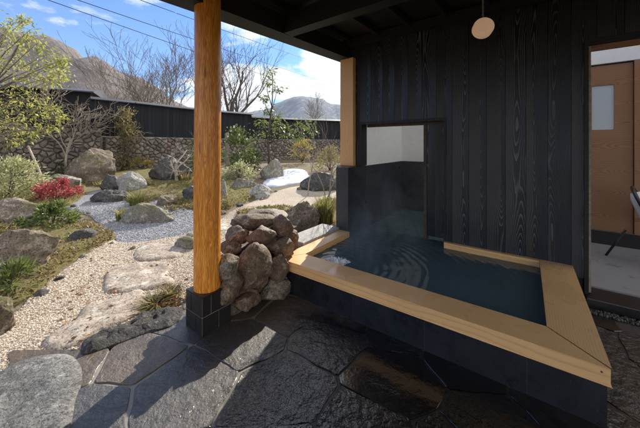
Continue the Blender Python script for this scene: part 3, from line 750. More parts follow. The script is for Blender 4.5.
def bare_tree(base, h, label, seed, r=.12, spread=.75, maxlev=5, up=.7, kids=(4, 4, 3, 3, 2), lean=(0, 0), bark='bark', name='bare_tree', cat='tree', group='bare winter trees beyond the fence', trunkf=.34, twig_min=0.0):
    rng = random.Random(seed); th = thing(name, label, cat, base, group=group); segs = []
    grow(rng, Vector((0, 0, -.1)), Vector((lean[0], lean[1], 1)).normalized(), h*trunkf, r, 0, maxlev, segs, spread, up, kids)
    top = max(p.z for s_ in segs for p in s_[0]); k = h/top
    a = MB(); b = MB()
    for pts, rs, lev in segs:
        pp = [Vector(base)+p*k for p in pts]
        (a if lev < 2 else b).tube(pp, [max(x*k if lev < 2 else x, twig_min) for x in rs], 7 if lev < 2 else (4 if lev < 4 else 3), cap=False)
    a.build('trunk', M[bark], th, smooth=True); b.build('crown', M[bark], th, smooth=True, fixn=False)
    return th
def D3(px, D, z=None):
    x = (px-CX)/F*D; return Vector((x, D, hz(x, D) if z is None else z))
def hof(py, D, z0): return H+(HY-py)/F*D-z0
for i, (px, D, ytop, sd_, lab, r_, ln) in enumerate([
    (236, 23, 16, 101, 'big dark bare tree standing right of the log pillar beyond the fence', .30, (.0, 0)),
    (142, 24, 34, 102, 'wide bare tree above the fence in the middle left of the view', .20, (-.1, 0)),
    (172, 22, 30, 103, 'bare tree leaning left just left of the log pillar', .17, (-.12, 0)),
    (200, 26, 26, 104, 'bare tree partly hidden behind the log pillar', .2, (.05, 0)),
    (118, 30, 58, 105, 'small bare tree at the foot of the brown hillside', .16, (0, 0)),
    (158, 30, 48, 106, 'bare tree behind the other two left of the log pillar', .16, (.1, 0)),
    (312, 30, 92, 107, 'low bare tree in front of the distant blue mountain', .12, (0, 0)),
    (216, 27, 52, 108, 'smaller bare tree left of the big dark one', .14, (.05, 0)),
    ]):
    b_ = D3(px, D); bare_tree(b_, hof(ytop, D, b_.z), lab, sd_, r_*.8, lean=ln, spread=.62, up=1.1, bark='bark_dark' if i == 0 else 'bark', twig_min=.010, kids=(5, 4, 4, 3, 2) if 0 < i < 6 else (4, 4, 3, 3, 2))
# garden bare shrubs
b_ = at(177, 184); bare_tree(b_, hof(128, b_.y, b_.z), 'bare pale twisted shrub left of the log pillar', 111, .04, 1.15, 4, .1, (4, 3, 3, 2), bark='bark_pale', name='bare_shrub', cat='shrub', group=None, trunkf=.3)
b_ = at(66, 176); bare_tree(Vector(b_), hof(72, b_.y, b_.z), 'bare twiggy tree arching over the fence right of the gold leaved tree', 112, .04, .85, 5, .35, (6, 5, 4, 3, 2), lean=(.25, -.1), bark='bark_pale', name='bare_tree', group=None, trunkf=.34, twig_min=.0065)
for px, py, yt, sd_, lab in [(322, 222, 92, 113, 'thin bare sapling left of two beside the tiled pillar'), (331, 218, 86, 114, 'thin bare sapling nearest the tiled pillar'), (308, 196, 104, 115, 'slim bare sapling behind the craggy boulder')]:
    b_ = at(px, py); bare_tree(b_, hof(yt, b_.y, b_.z), lab, sd_, .022, .5, 4, 1.2, (4, 2, 2, 2), bark='bark_pale', name='bare_sapling', group='thin bare saplings by the bath', trunkf=.5, lean=(-.03, .02))

# leafy trees whose limbs reach to the leaf clumps
def leafy_tree(base, clumps, mat, label, seed, n, L, W, r=.05, name='leafy_tree', stems=1, bark='bark', group=None, cr=.28, droop=.5):
    rng = random.Random(seed); th = thing(name, label, 'tree', base, group=group); tr = MB(); lf = MB()
    for s_ in range(stems):
        mine = clumps[s_::stems]; b0 = Vector(base)+Vector((rng.uniform(-.15, .15)*(stems > 1), rng.uniform(-.1, .1)*(stems > 1), -.05))
        top = max(mine, key=lambda q: q[0].z)[0]
        spine = [b0.lerp(top, k/6)+Vector((rng.gauss(0, .05), rng.gauss(0, .05), 0))*(0 < k < 6) for k in range(7)]
        tr.tube(spine, [r*(1-.13*k) for k in range(7)], 7)
        for q, s2 in mine:
            zf = max(.25, min(.9, (q.z-b0.z)/max(.1, top.z-b0.z)*.72)); k = min(5, int(zf*6)); st = spine[k].lerp(spine[k+1], zf*6-k)
            m = st.lerp(q, .55)+Vector((rng.gauss(0, .06), rng.gauss(0, .06), .1))
            tr.tube([st, m, q], [r*.4, r*.25, .006], 5)
            for _ in range(4):
                e = q+Vector((rng.gauss(0, 1), rng.gauss(0, 1), rng.gauss(.2, .8)))*cr*s2*.8
                tr.tube([q, e], [.006, .003], 3, cap=False)
    for k in range(n):
        q, s2 = clumps[rng.randrange(len(clumps))]
        g1 = Vector((rng.gauss(0, 1), rng.gauss(0, 1), rng.gauss(0, .8)))*cr*s2*.6
        p = q+g1; dd = g1.normalized()+Vector((rng.uniform(-1, 1), rng.uniform(-1, 1), rng.uniform(-1, .6)-droop))
        s3_ = rng.uniform(.6, 1.3); lf.leaf(p, dd, L*s3_, W*s3_, rng)
    tr.build('trunk', M[bark], th, smooth=True); lf.build('crown', M[mat], th, fixn=False)
    return th
rng = random.Random(8); cl = []
for (px, py, s_) in [(6, 30, .7), (14, 22, .6), (22, 38, .8), (10, 48, .9), (30, 30, .7), (36, 44, .8), (20, 60, .9), (2, 66, 1), (48, 54, .8), (42, 66, .9), (56, 66, .7), (62, 60, .5), (30, 78, .9), (10, 84, 1), (-12, 60, 1), (-18, 90, 1.1), (52, 80, .7), (60, 74, .6), (20, 98, 1), (4, 108, 1), (36, 98, .8), (28, 116, .9), (12, 124, 1), (42, 110, .7), (-10, 120, 1), (30, 134, .7), (46, 128, .6), (8, 140, .8), (-25, 35, .9), (54, 108, .5), (60, 118, .5), (24, 20, .4)]:
    cl.append((pt(px, py, 8.3+rng.uniform(-.7, .7)), s_))
b_ = at(6, 176); leafy_tree((b_.x, 8.3, hz(b_.x, 8.3)), cl, 'leaf_gold', 'tall loose tree with gold green leaves at the left edge', 121, 3000, .105, .040, .055, 'gold_leaved_tree', 3, 'bark', cr=.30)
rng = random.Random(9); cl = []
for (px, py, s_) in [(272, 72, .5), (268, 82, .5), (277, 90, .5), (262, 122, .8), (280, 126, .8), (270, 132, .9), (258, 136, .7), (286, 134, .6), (268, 110, .6), (276, 116, .6), (296, 128, .9), (306, 122, .9), (312, 130, .8), (300, 136, .8), (264, 98, .4)]:
    cl.append((pt(px, py, 12.8+rng.uniform(-.5, .5)), s_))
b_ = at(270, 166); leafy_tree((b_.x, 12.8, hz(b_.x, 12.8)), cl, 'leaf_green', 'slender straight tree with sparse leaves before the right fence', 122, 900, .16, .065, .06, 'slender_tree', 1, 'bark_dark', cr=.36)
# wooden stake
a_, b2 = at(49, 192), None
mb = MB(); top = pt(28, 146, a_.y+.5); mb.tube([a_-Vector((0, 0, .05)), a_.lerp(top, .5), top], [.032, .030, .028], 8)
tag(mb.build('wooden_stake', M['bark_pale'], origin=a_, smooth=True), 'slanting pale wooden stake propping the gold leaved tree', 'stake')
for px, x2, lab in [(9, 14, 'left of two pale support poles under the gold leaved tree'), (20, 16, 'right of two pale support poles under the gold leaved tree')]:
    a_ = at(px, 176); mb = MB(); mb.tube([a_, pt(x2, 118, a_.y+.2)], [.03, .025], 8)
    tag(mb.build('support_pole', M['bark_pale'], origin=a_, smooth=True), lab, 'pole', 'support poles of the gold leaved tree')
shrub((2, 134, 50, 172), 'leaf_dark', 'dark undergrowth shrub against the wall under the gold leaved tree', 131, 1800, .08, .03, clumps=40)
shrub((84, 138, 112, 160), 'leaf_olive', 'sparse olive shrub between the largest boulder and the conical shrub', 132, 500, .08, .03)
shrub((196, 128, 216, 168), 'leaf_olive', 'tall olive shrub against the wall hidden by the log pillar', 133, 900, .09, .035, shape='cone')
shrub((246, 150, 262, 172), 'leaf_dark', 'dark shrub left of the ball shaped boulder', 134, 900, .09, .035)
shrub((314, 146, 346, 172), 'leaf_olive', 'olive brown thicket at the wall beside the bath pillar', 135, 1500, .10, .03, clumps=34)
shrub((152, 140, 176, 158), 'leaf_dark', 'dark low shrub at the wall behind the dark squarish boulder', 136, 800, .08, .03)
shrub((-20, 226, 26, 244), 'leaf_olive', 'olive sprigs on top of the mossy bank between the left boulders', 137, 500, .06, .02, clumps=16)
shrub((160, 206, 190, 214), 'leaf_olive', 'small olive groundcover right of the angular gravel rock', 138, 350, .05, .02)
shrub((206, 196, 236, 210), 'leaf_olive', 'small olive groundcover on the moss just right of the pillar', 139, 500, .06, .02)
rng = random.Random(55); cob = None
for (px, py) in [(88, 214), (99, 232), (112, 244), (74, 207), (132, 250), (190, 237), (141, 205), (150, 196), (184, 206), (60, 280), (40, 296), (84, 258), (240, 206), (262, 200), (276, 192), (222, 214), (300, 190), (56, 246), (30, 250), (174, 190), (98, 186)]:
    q = at(px, py); w_ = rng.uniform(.10, .22)
    V, fs = rock_mesh((q.x, q.y, q.z-.01), (w_, w_*.8, w_*.5), rng.randrange(999), cuts=6, sub=3, rotz=rng.uniform(0, 3)); mb = MB(); mb.add(V, fs)
    tag(mb.build('cobble', M[rng.choice(['rock_grey', 'rock_dark', 'rock_brown'])], origin=q, smooth=True), 'fist sized loose cobble at the edge of the gravel', 'stone', 'loose cobbles along the gravel edges')
# fallen leaves near the edging rock
rng = random.Random(77); mb = MB()
for k in range(420):
    px = rng.uniform(60, 200); py = rng.uniform(262, 352)
    if k > 120: px = rng.gauss(172, 9); py = rng.gauss(303, 8)
    if k > 300: px = rng.uniform(0, 120); py = rng.uniform(200, 300)
    q = at(px, py, .03)
    if uv_of(q.x, q.y)[0] < 2.5: continue
    a = rng.uniform(0, 6.28); mb.leaf(q+Vector((0, 0, rng.uniform(.0, .03))), Vector((math.cos(a), math.sin(a), rng.uniform(-.1, .3))), .045, .024, rng)
kind(mb.build('fallen_leaves', M['straw'], fixn=False), 'stuff')

# ---------------------------------------------------------------- garden wall and fences
LINE = [(-16, 6.6), (-12.2, 8.8), (-8.7, 11.3), (-6.7, 14.2), (-4.8, 16.3), (-1.8, 18.2), (1.6, 19.3), (6, 20.2), (12, 20.8)]
def along(line, s_):
    acc = 0
    for i in range(len(line)-1):
        a = Vector(line[i]); b = Vector(line[i+1]); L = (b-a).length
        if s_ <= acc+L or i == len(line)-2:
            d = (b-a).normalized(); return a+d*(s_-acc), d
        acc += L
def plen(line): return sum((Vector(line[i+1])-Vector(line[i])).length for i in range(len(line)-1))
def rubble_wall(line, z0, z1, thick, label, seed, cell=.20):
    L = plen(line); rng = random.Random(seed); o, _ = along(line, L/2)
    th = thing('rubble_wall', label, 'stone wall', (o.x, o.y, hz(o.x, o.y)))
    core = MB(); stn = MB(); m = int(L/.8); q = []
    for i in range(m+1):
        p, d = along(line, L*i/m); n_ = Vector((d.y, -d.x))
        for off in (thick*.5-.022, -thick*.5):
            for z in (z0, z1-.03): q.append(Vector((p.x+n_.x*off, p.y+n_.y*off, z)))
    fs = [f for i in range(m) for f in ((i*4, i*4+4, i*4+5, i*4+1), (i*4+2, i*4+3, i*4+7, i*4+6), (i*4+1, i*4+5, i*4+7, i*4+3))]
    fs += [(0, 1, 3, 2), (m*4, m*4+2, m*4+3, m*4+1)]
    core.add(q, fs); core.build('mortar_core', M['mortar'], th)
    pts = []; y = z0; row = 0
    while y < z1+cell*.4:
        x = rng.uniform(0, cell)
        while x < L: pts.append(Vector((x+rng.uniform(-.09, .09), y+rng.uniform(-.045, .045)))); x += cell*rng.uniform(.75, 1.9)
        y += cell*.66; row += 1
    for p, c_ in zip(pts, voronoi_cells(pts, [(0, z0), (L, z0), (L, z1), (0, z1)], cell*2.6)):
        if len(c_) < 3: continue
        s_ = shrink(c_, .006)
        if not s_: continue
        o_ = densify(s_, .07, .02, rng.random()*50); n = len(o_); cc = sum(o_, Vector((0, 0)))/n; stn.cur = rng.random(); V = []
        for sc_, off in ((1, -.03), (.97, -.004), (.80, .02+rng.uniform(0, .05)), (.4, .05+rng.uniform(0, .05))):
            for e in o_:
                r_ = cc+(e-cc)*sc_; b, d = along(line, r_.x); n_ = Vector((d.y, -d.x)); oo = thick*.5+off
                V.append(Vector((b.x+n_.x*oo, b.y+n_.y*oo, r_.y)))
        stn.add(V, [(k*n+i, k*n+(i+1) % n, (k+1)*n+(i+1) % n, (k+1)*n+i) for k in range(3) for i in range(n)]+[tuple(3*n+i for i in range(n))])
    stn.build('stones', M['wallstone'], th, smooth=False)
    return th
def sub(line, s0, s1, st=.9, off=0.0):
    L = s1-s0; m = max(1, int(L/st)); out = []
    for i in range(m+1):
        p, d = along(line, s0+L*i/m); out.append((p.x+d.y*off, p.y-d.x*off))
    return out
Lt = plen(LINE)
i1 = sum((Vector(LINE[i+1])-Vector(LINE[i])).length for i in range(2))      # at (-8.7,11.3)
rubble_wall(sub(LINE, 0, i1-.1), .1, 2.16, .4, 'taller left part of the rubble stone garden wall', 5)
rubble_wall(sub(LINE, i1, Lt), .1, 1.86, .4, 'long lower rubble stone garden wall running behind the boulders', 6)
_t = NT('black_fence_board'); _s = sep(_t, _t.pos())
_n = _t.noise(comb(_t, _t.math('MULTIPLY', _s[0], 9.0), _t.math('MULTIPLY', _s[1], 9.0), _t.math('MULTIPLY', _s[2], .6)), 1.0, 4)
M['fence'] = _t.out(_t.ramp(_t.math('ADD', _t.math('MULTIPLY', _t.tint(), .5), _t.math('MULTIPLY', _n, .5)), [(.2, (.006, .0065, .009)), (.8, (.018, .019, .024))]), .7, None, Specular_IOR_Level=.25)
_t = NT('grey_fence_cap'); M['cap'] = _t.out(_t.mix(_t.noise(_t.pos(), 3, 4), (.05, .05, .055), (.10, .10, .11)), .5)
def fence(line, z0, z1, label, seed):
    L = plen(line); rng = random.Random(seed); o, _ = along(line, L/2); th = thing('board_fence', label, 'fence', (o.x, o.y, z0), group='black board fences on the garden wall')
    bd = MB(); s_ = 0
    def seg(mbx, sa, sb, o0, o1, za, zb):
        a, d = along(line, sa); b, _ = along(line, sb); d2 = (b-a).normalized(); n_ = Vector((d2.y, -d2.x)); P_ = []
        for z in (za, zb):
            for p in (a, b):
                for o_ in (o0, o1): P_.append(Vector((p.x+n_.x*o_, p.y+n_.y*o_, z)))
        mbx.add(P_, [(0, 1, 3, 2), (4, 6, 7, 5), (0, 4, 5, 1), (2, 3, 7, 6), (0, 2, 6, 4), (1, 5, 7, 3)])
    while s_ < L-.02:
        w_ = min(.16, L-s_); bd.cur = rng.random(); k = rng.uniform(0, .008); seg(bd, s_, s_+w_-.008, -.012+k, .012+k, z0, z1-.05); s_ += .16
    bd.build('boards', M['fence'], th)
    m = int(L/1.8)+1
    for i in range(m+1):
        s0 = min(L-.1, i*L/m); pb = MB(); seg(pb, s0, s0+.1, -.11, -.014, z0, z1-.05); pb.build('post', M['fence'], th)
    cp = MB(); m = max(1, int(L/1.5))
    for i in range(m):
        a, d = along(line, i*L/m); b, _ = along(line, (i+1)*L/m); n_ = Vector((d.y, -d.x)); P_ = []
        for p in (a, b):
            for o_, zz_ in ((.17, -.05), (0, .045), (-.17, -.05), (-.17, -.075), (.17, -.075)): P_.append(Vector((p.x+n_.x*o_, p.y+n_.y*o_, z1+zz_)))
        cp.add(P_, [(0, 1, 6, 5), (1, 2, 7, 6), (2, 3, 8, 7), (3, 4, 9, 8), (4, 0, 5, 9)]+([(0, 4, 3, 2, 1)] if i == 0 else [])+([(5, 6, 7, 8, 9)] if i == m-1 else []))
    cp.build('cap', M['cap'], th)
    return th
fence(sub(LINE, i1-.45, i1+7.2, .9, -.05), 1.862, 3.38, 'black board fence on the rubble wall left of the pillar', 3)
fence(sub(LINE, i1+7.19, Lt, .9, -.05), 1.862, 3.20, 'longest black board fence, running behind the saplings towards the mountain', 4)
# dark store building on the left
def W3(p0, p1, h0, h1, mb, t_=.15):
    d = (Vector(p1)-Vector(p0)).normalized(); n_ = Vector((d.y, -d.x))*t_
    P_ = [Vector((q[0]+s_*n_.x, q[1]+s_*n_.y, z)) for z in (h0, h1) for q in (p0, p1) for s_ in (0, -1)]
    mb.add(P_, [(0, 1, 3, 2), (4, 6, 7, 5), (0, 4, 5, 1), (2, 3, 7, 6), (0, 2, 6, 4), (1, 5, 7, 3)])
p0, p1 = Vector((-17, 7.2)), Vector((-9.3, 11.35))
th = thing('black_shed', 'long low black building with grey edged roof behind the left wall', 'building', ((p0+p1)/2).to_3d())
mb = MB(); W3(p0, p1, .1, 3.62, mb, 3.0); mb.build('wall', M['fence'], th)
mb = MB(); d = (p1-p0).normalized(); n_ = Vector((d.y, -d.x)); e0, e1 = p0-d*.4, p1+d*.15
fr = [(.3, 3.60), (.3, 3.64), (-1.5, 3.98), (-3.4, 3.64), (-3.4, 3.60)]
V = [Vector((e[0]+n_.x*o_, e[1]+n_.y*o_, z)) for e in (e0, e1) for o_, z in fr]
mb.add(V, [(0, 1, 6, 5), (1, 2, 7, 6), (2, 3, 8, 7), (3, 4, 9, 8), (4, 0, 5, 9), (4, 3, 2, 1, 0), (5, 6, 7, 8, 9)])
mb.build('roof', M['cap'], th)
# small post by the camellia
a_ = D3(227, 13.0); mb = MB(); mb.tube([a_, a_+Vector((0, 0, 1.5)), a_+Vector((0, 0, 1.56))], [.10, .10, .05], 8)
tag(mb.build('wooden_bollard', M['bark'], origin=a_, smooth=False), 'short weathered round post just right of the pillar by the wall', 'post')

# ---------------------------------------------------------------- hills
def ridge(name, prof, D, depth, mat, seed, rough_, nx=140, ny=26, foot=-2):
    mb = MB(); V = []
    for j in range(ny+1):
        t_ = -1+2*j/ny
        for i in range(nx+1):
            px = prof[0][0]+(prof[-1][0]-prof[0][0])*i/nx
            for k in range(len(prof)-1):
                if prof[k][0] <= px <= prof[k+1][0]: f = (px-prof[k][0])/(prof[k+1][0]-prof[k][0]); f = f*f*(3-2*f)*.5+f*.5; py = prof[k][1]*(1-f)+prof[k+1][1]*f; break
            z = (HY-py)/F*D; x = (px-CX)/F*D*(1+t_*depth/D*.3); y = D+t_*depth
            e = max(0, 1-abs(t_)**1.25); nz_ = noise.fractal(Vector((x/D*9, y/D*9, seed)), .9, 2.1, 6)
            gul = abs(noise.noise(Vector((x/D*16+nz_*.4, y/D*4, seed+3))))
            V.append(Vector((x, y, foot+(z)*e+rough_*z*(nz_-gul*.9)*(e**.5)*(1-e*.55))))
    mb.add(V, [(j*(nx+1)+i, j*(nx+1)+i+1, (j+1)*(nx+1)+i+1, (j+1)*(nx+1)+i) for j in range(ny) for i in range(nx)])
    return kind(mb.build(name, mat, smooth=True, origin=(0, D, 0)))
def hillmat(name, a, b, c, s_, snow=None):
    t = NT(name); p = t.pos(); n1 = t.noise(p, s_, 9, .7); n2 = t.noise(p, s_*7, 6, .75)
    cc = t.mix(t.ramp(n1, [(.35, 0.0), (.65, 1.0)]), a, b); cc = t.mix(t.ramp(n2, [(.42, .75), (.6, 0.0)]), cc, c)
    if snow: cc = t.mix(t.ramp(t.noise(p, s_*2.5, 8, .7), [(.52, 0.0), (.62, .6)]), cc, snow)
    return t.out(cc, .95, t.bump(t.math('ADD', n1, n2), 1.0, 1.2/s_*.06))
M['hill'] = hillmat('bare_forest_hill', (.15, .115, .105), (.22, .175, .155), (.085, .075, .08), .06, (.27, .24, .22))
M['mount'] = hillmat('blue_mountain', (.10, .11, .145), (.15, .165, .21), (.07, .08, .11), .010, (.34, .37, .44))
ridge('hillside', [(-700, 20), (-400, 5), (-200, 8), (-60, 12), (0, 24), (35, 33), (62, 39), (92, 53), (118, 65), (150, 82), (185, 102), (215, 122), (250, 138), (300, 146)], 330, 150, M['hill'], 4.0, .22)
ridge('mountain', [(120, 132), (180, 124), (215, 114), (245, 112), (270, 108), (285, 101), (298, 96), (308, 94.5), (320, 97), (332, 103), (350, 110), (400, 122), (470, 116), (560, 124), (700, 135)], 1500, 500, M['mount'], 8.0, .2)

# power lines
for i, (a, b, lab) in enumerate([((60, -6), (346, 98), 'lowest of the three overhead cables crossing the sky'), ((90, -6), (346, 84), 'middle one of the three overhead cables crossing the sky'), ((130, -14), (346, 68), 'highest of the three overhead cables crossing the sky')]):
    mb = MB(); A_, B_ = pt(a[0], a[1], 16), pt(b[0], b[1], 52); A_ = A_+(A_-B_)*.5; B_ = B_+(B_-A_)*.4
    pts_ = [A_.lerp(B_, k/24)-Vector((0, 0, .8*4*(k/24)*(1-k/24))) for k in range(25)]
    mb.tube(pts_, .022, 5); tag(mb.build('overhead_cable', M['cable'], origin=A_, smooth=True), lab, 'cable', 'overhead cables')

# ---------------------------------------------------------------- building: bath
V0, V1, VW = 2.08, 2.317, 3.64
UR0, UR1 = -.353, -.106
UL0, UL1 = 2.08, 1.92
ZR = .33; ZT = .097; ZW = .262
th = thing('bathtub', 'sunken hot spring bath with pale cypress rim and charcoal tiled sides', 'bath', B(.9, 2.8, 0), TH)
def rimpart(poly, m, z0=ZR-ZT, z1=ZR):
    mb = MB(); mb.prism(poly, z0, z1); return mb.build('rim', M[m], th, bevel=.004)
rimpart([(UR0, V0), (UL0, V0), (UL1, V1), (UR1, V1)], 'hinoki_u')
rimpart([(UR0, V0+.0015), (UR1-.0012, V1+.0005), (UR1-.0012, VW-.002), (UR0, VW-.002)], 'hinoki_v')
rimpart([(UL0, V0+.003), (UL1+.001, V1+.003), (UL1+.001, 3.27), (UL0, 3.27)], 'hinoki_v')
rimpart([(UR1+.002, VW-.05), (.805, VW-.05), (.805, VW-.001), (UR1+.002, VW-.001)], 'hinoki_u', ZR-.105, ZR)
mb = MB(); mb.box(UR0+.012, UL0-.01, V0+.012, V1-.02, -.02, ZR-ZT-.0005); mb.build('tiled_side', M['tile_u'], th)
mb = MB(); mb.box(UR0+.012, UR1-.02, V1-.018, VW-.002, -.02, ZR-ZT-.0005); mb.build('tiled_side', M['tile_v'], th)
mb = MB(); mb.box(UL1+.02, UL0-.01, V1-.018, 3.268, -.02, ZR-ZT-.0005); mb.build('tiled_side', M['tile_v'], th)
mb = MB(); mb.tube([B(-.318, V0-.0015, .298), B(-.318, V0+.01, .298)], .005, 10); mb.build('dowel', M['bark_dark'], th)
# water: real ripples spreading from the inflow
IN = B(1.62, 2.47, ZW)
def ripple(p):
    r = (p-Vector((IN.x, IN.y))).length
    ph = r*74-4*math.log(1+r*2)+3.2*noise.noise(Vector((p.x*2.4, p.y*2.4, 0)))
    w_ = math.sin(ph)*(.0030*math.exp(-r*.95))*sm(0.02, .12, r)
    c2 = B(1.15, 2.95); r2 = (p-Vector((c2.x, c2.y))).length
    w_ += .0005*math.sin(r2*38+1.2*noise.noise(Vector((p.x*4, p.y*4, 7))))*math.exp(-r2*1.7)
    w_ += .0022*noise.noise(Vector((p.x*7, p.y*7, 2)))+.0011*noise.noise(Vector((p.x*17, p.y*17, 5)))
    return w_
mb = MB(); nu, nv = 290, 300; u0, u1, v0, v1 = UR1-.015, 1.945, V1-.012, 5.30
V = []
for j in range(nv+1):
    tv = j/nv; vv = v0+(v1-v0)*tv**1.25
    for i in range(nu+1):
        q = B(u0+(u1-u0)*i/nu, vv, 0); q.z = ZW+ripple(Vector((q.x, q.y))); V.append(q)
mb.add(V, [(j*(nu+1)+i+1, j*(nu+1)+i, (j+1)*(nu+1)+i, (j+1)*(nu+1)+i+1) for j in range(nv) for i in range(nu)])
kind(mb.build('water', M['water'], origin=B(.9, 2.9, ZW), smooth=True, fixn=False))
# inflow splash
_t = NT('splash'); M['foam'] = _t.out((.86, .89, .92), .12)
mb = MB(); V = []; nr, na = 26, 60
for a_i in range(nr+1):
    for b_i in range(na):
        rr = .15*a_i/nr; an = 2*math.pi*b_i/na; q = Vector((math.cos(an)*rr*(1+.25*math.sin(an*3+1)), math.sin(an)*rr, 0))
        e = (1-a_i/nr)**.8; h_ = max(0, noise.noise(q*38+Vector((3, 1, 0))))*.09+abs(noise.noise(q*85))*.04+.010*math.sin(rr*180)
        V.append(IN+q+Vector((0, 0, -.006+e*(.010+h_))))
mb.add(V, [(a*na+b, a*na+(b+1) % na, (a+1)*na+(b+1) % na, (a+1)*na+b) for a in range(nr) for b in range(na)])
tag(mb.build('water_splash', M['foam'], origin=IN, smooth=True), 'white bubbling splash where hot water enters the bath corner', 'splash')
# granite kerb outside the left end
th = thing('granite_kerb', 'pale granite kerb block outside the left end of the bath', 'kerb stone', B(2.26, 2.9, 0), TH)
mb = MB(); mb.box(2.10, 2.44, 2.52, 3.24, -.05, .27); mb.build('block', M['granite'], th, bevel=.012)
mb = MB(); mb.box(2.09, 2.40, 2.50, 3.30, .275, .36); mb.build('coping', M['granite'], th, bevel=.014)

# ---------------------------------------------------------------- building: walls
ZTOP = 3.2
th = thing('board_wall', 'black charred cedar board wall behind the bath with a square opening', 'wall', B(.9, VW, 0), TH)
mb = MB()
def boards(mb, ua, ub, z0, z1, v=VW, w_=.178, t_=.018, seed=1):
    rng = random.Random(seed); a0 = -ub+.9; a1 = -ua+.9; k = math.floor(a0/w_)
    while k*w_ < a1:
        A0, A1 = max(a0, k*w_+.0018), min(a1, (k+1)*w_-.0012)
        if A1-A0 > .003:
            d = random.Random(k*13+7).uniform(0, .0015); mb.box(.9-A1, .9-A0, v-d, v+t_, z0, z1)
        k += 1
boards(mb, 1.948, 2.30, 1.196, ZTOP); boards(mb, .805, 1.948, 1.80, ZTOP); boards(mb, -.4366, .805, ZR-.1, ZTOP); boards(mb, -4.0, -.4366, 2.50, ZTOP); boards(mb, -4.0, -2.6, -.02, 2.50)
mb.build('cladding', M['char'], th)
mb = MB(); c_ = VW+.019
mb.box(1.95, 2.30, c_, 3.78, 1.196, ZTOP); mb.box(.805, 1.95, c_, 3.78, 1.81, ZTOP); mb.box(-.43, .80, c_, 3.76, 0, ZTOP); mb.box(-4.0, -.43, c_, 3.78, 2.51, ZTOP); mb.box(-4.0, -2.61, c_, 3.78, -.02, 2.51)
mb.build('core', M['black_beam'], th)
mb = MB()
mb.box(1.935, 1.962, VW-.006, 3.80, 1.20, 1.806); mb.box(.79, 1.962, VW-.008, 3.80, 1.806, 1.835); mb.box(.79, .815, VW-.008, 3.80, ZR-.1, 1.806)
mb.build('opening_frame', M['black_beam'], th)
mb = MB(); mb.box(.80, 1.93, 3.80, 3.84, 1.765, 1.83); mb.box(1.06, 1.10, 3.79, 3.87, ZW-.05, 1.765); mb.build('inner_jamb', M['bark_dark'], th)
mb = MB(); mb.box(.72, 1.058, 3.80, 3.84, .31, 1.765); mb.build('inner_panel', M['char'], th)
# tiled pillar + alcove
th = thing('tiled_pillar', 'charcoal tiled pillar at the left end of the board wall, below the pale post', 'pillar', B(2.05, 3.4, 0), TH)
mb = MB(); mb.box(1.948, 2.14, 3.272, 3.5, -.05, 1.194); mb.box(1.9482, 2.27, 3.5, 3.80, -.05, 1.1935); mb.build('core', M['tile_w2'], th)
th = thing('pale_post', 'pale square cypress post on top of the tiled pillar', 'post', B(2.14, 3.58, 1.195), TH)
mb = MB(); mb.box(2.035, 2.255, 3.56, 3.639, 1.195, 2.78); mb.build('shaft', M['post'], th, bevel=.004)
th = thing('alcove_wall', 'bath alcove walls of charcoal tile with white plaster above', 'wall', B(1.9, 4.5, 0), TH)
mb = MB(); mb.box(1.948, 2.12, 3.802, 5.45, -.05, 1.19); mb.build('tile_wainscot', M['tile_w'], th)
mb = MB(); mb.box(-.30, 1.9475, 5.305, 5.45, -.05, 1.19); mb.build('tile_wainscot', M['tile_w2'], th)
mb = MB(); mb.box(1.955, 2.12, 3.802, 5.45, 1.1905, 3.25); mb.box(-.30, 1.9545, 5.312, 5.45, 1.1905, 3.25); mb.build('plaster', M['plaster'], th)  # unseen upper part made tall to keep direct sun out of the opening

# log pillar on a tiled plinth
th = thing('log_pillar', 'polished orange log pillar on a low black tiled plinth', 'pillar', B(2.165, 1.335, 0), 0)
mb = MB(); c_ = B(2.165, 1.335, 0); V = []; n = 48; m = 90
for j in range(m+1):
    z = .295+(2.86-.295)*j/m
    for k in range(n):
        a = 2*math.pi*k/n; r_ = .108-.005*(j/m)+.006*noise.noise(Vector((math.cos(a)*1.1, math.sin(a)*1.1, z*.8)))+.0016*noise.noise(Vector((math.cos(a)*5, math.sin(a)*5, z*2.2)))
        V.append(Vector((c_.x+r_*math.cos(a), c_.y+r_*math.sin(a), z)))
mb.add(V, [(j*n+k, j*n+(k+1) % n, (j+1)*n+(k+1) % n, (j+1)*n+k) for j in range(m) for k in range(n)])
mb.build('shaft', M['pillar'], th, smooth=True)
# plinth: pieces of black stone with pale joints
pl = thing('plinth_holder', 'x', 'x', B(2.165, 1.335, 0), TH); bpy.data.objects.remove(pl)
mb = MB(); mb.box(2.044, 2.280, 1.213, 1.474, -.03, .292); mb.build('plinth_mortar', flat('plinth_joint', (.30, .27, .23), .8), th)
mb = MB(); rng = random.Random(3)
for r0, r1, cu in ((-.02, .14, [2.042, 2.13, 2.282]), (.146, .296, [2.042, 2.20, 2.282])):
    for k in range(len(cu)-1): mb.box(cu[k]+.003, cu[k+1]-.003, 1.209, 1.23, r0, r1)
for r0, r1, cv in ((-.02, .14, [1.212, 1.36, 1.477]), (.146, .296, [1.212, 1.29, 1.477])):
    for k in range(len(cv)-1): mb.box(2.04, 2.06, cv[k]+.003, cv[k+1]-.003, r0, r1); mb.box(2.265, 2.284, cv[k]+.003, cv[k+1]-.003, r0, r1)
mb.box(2.042, 2.281, 1.212, 1.475, .2925, .303)
_t = NT('plinth_stone'); _n1 = _t.noise(_t.pos(), 20, 6, .6); M['pstone'] = _t.out(_t.mix(_n1, (.010, .009, .009), (.03, .026, .024)), .32, _t.bump(_n1, .4, .01))
mb.build('plinth', M['pstone'], th)

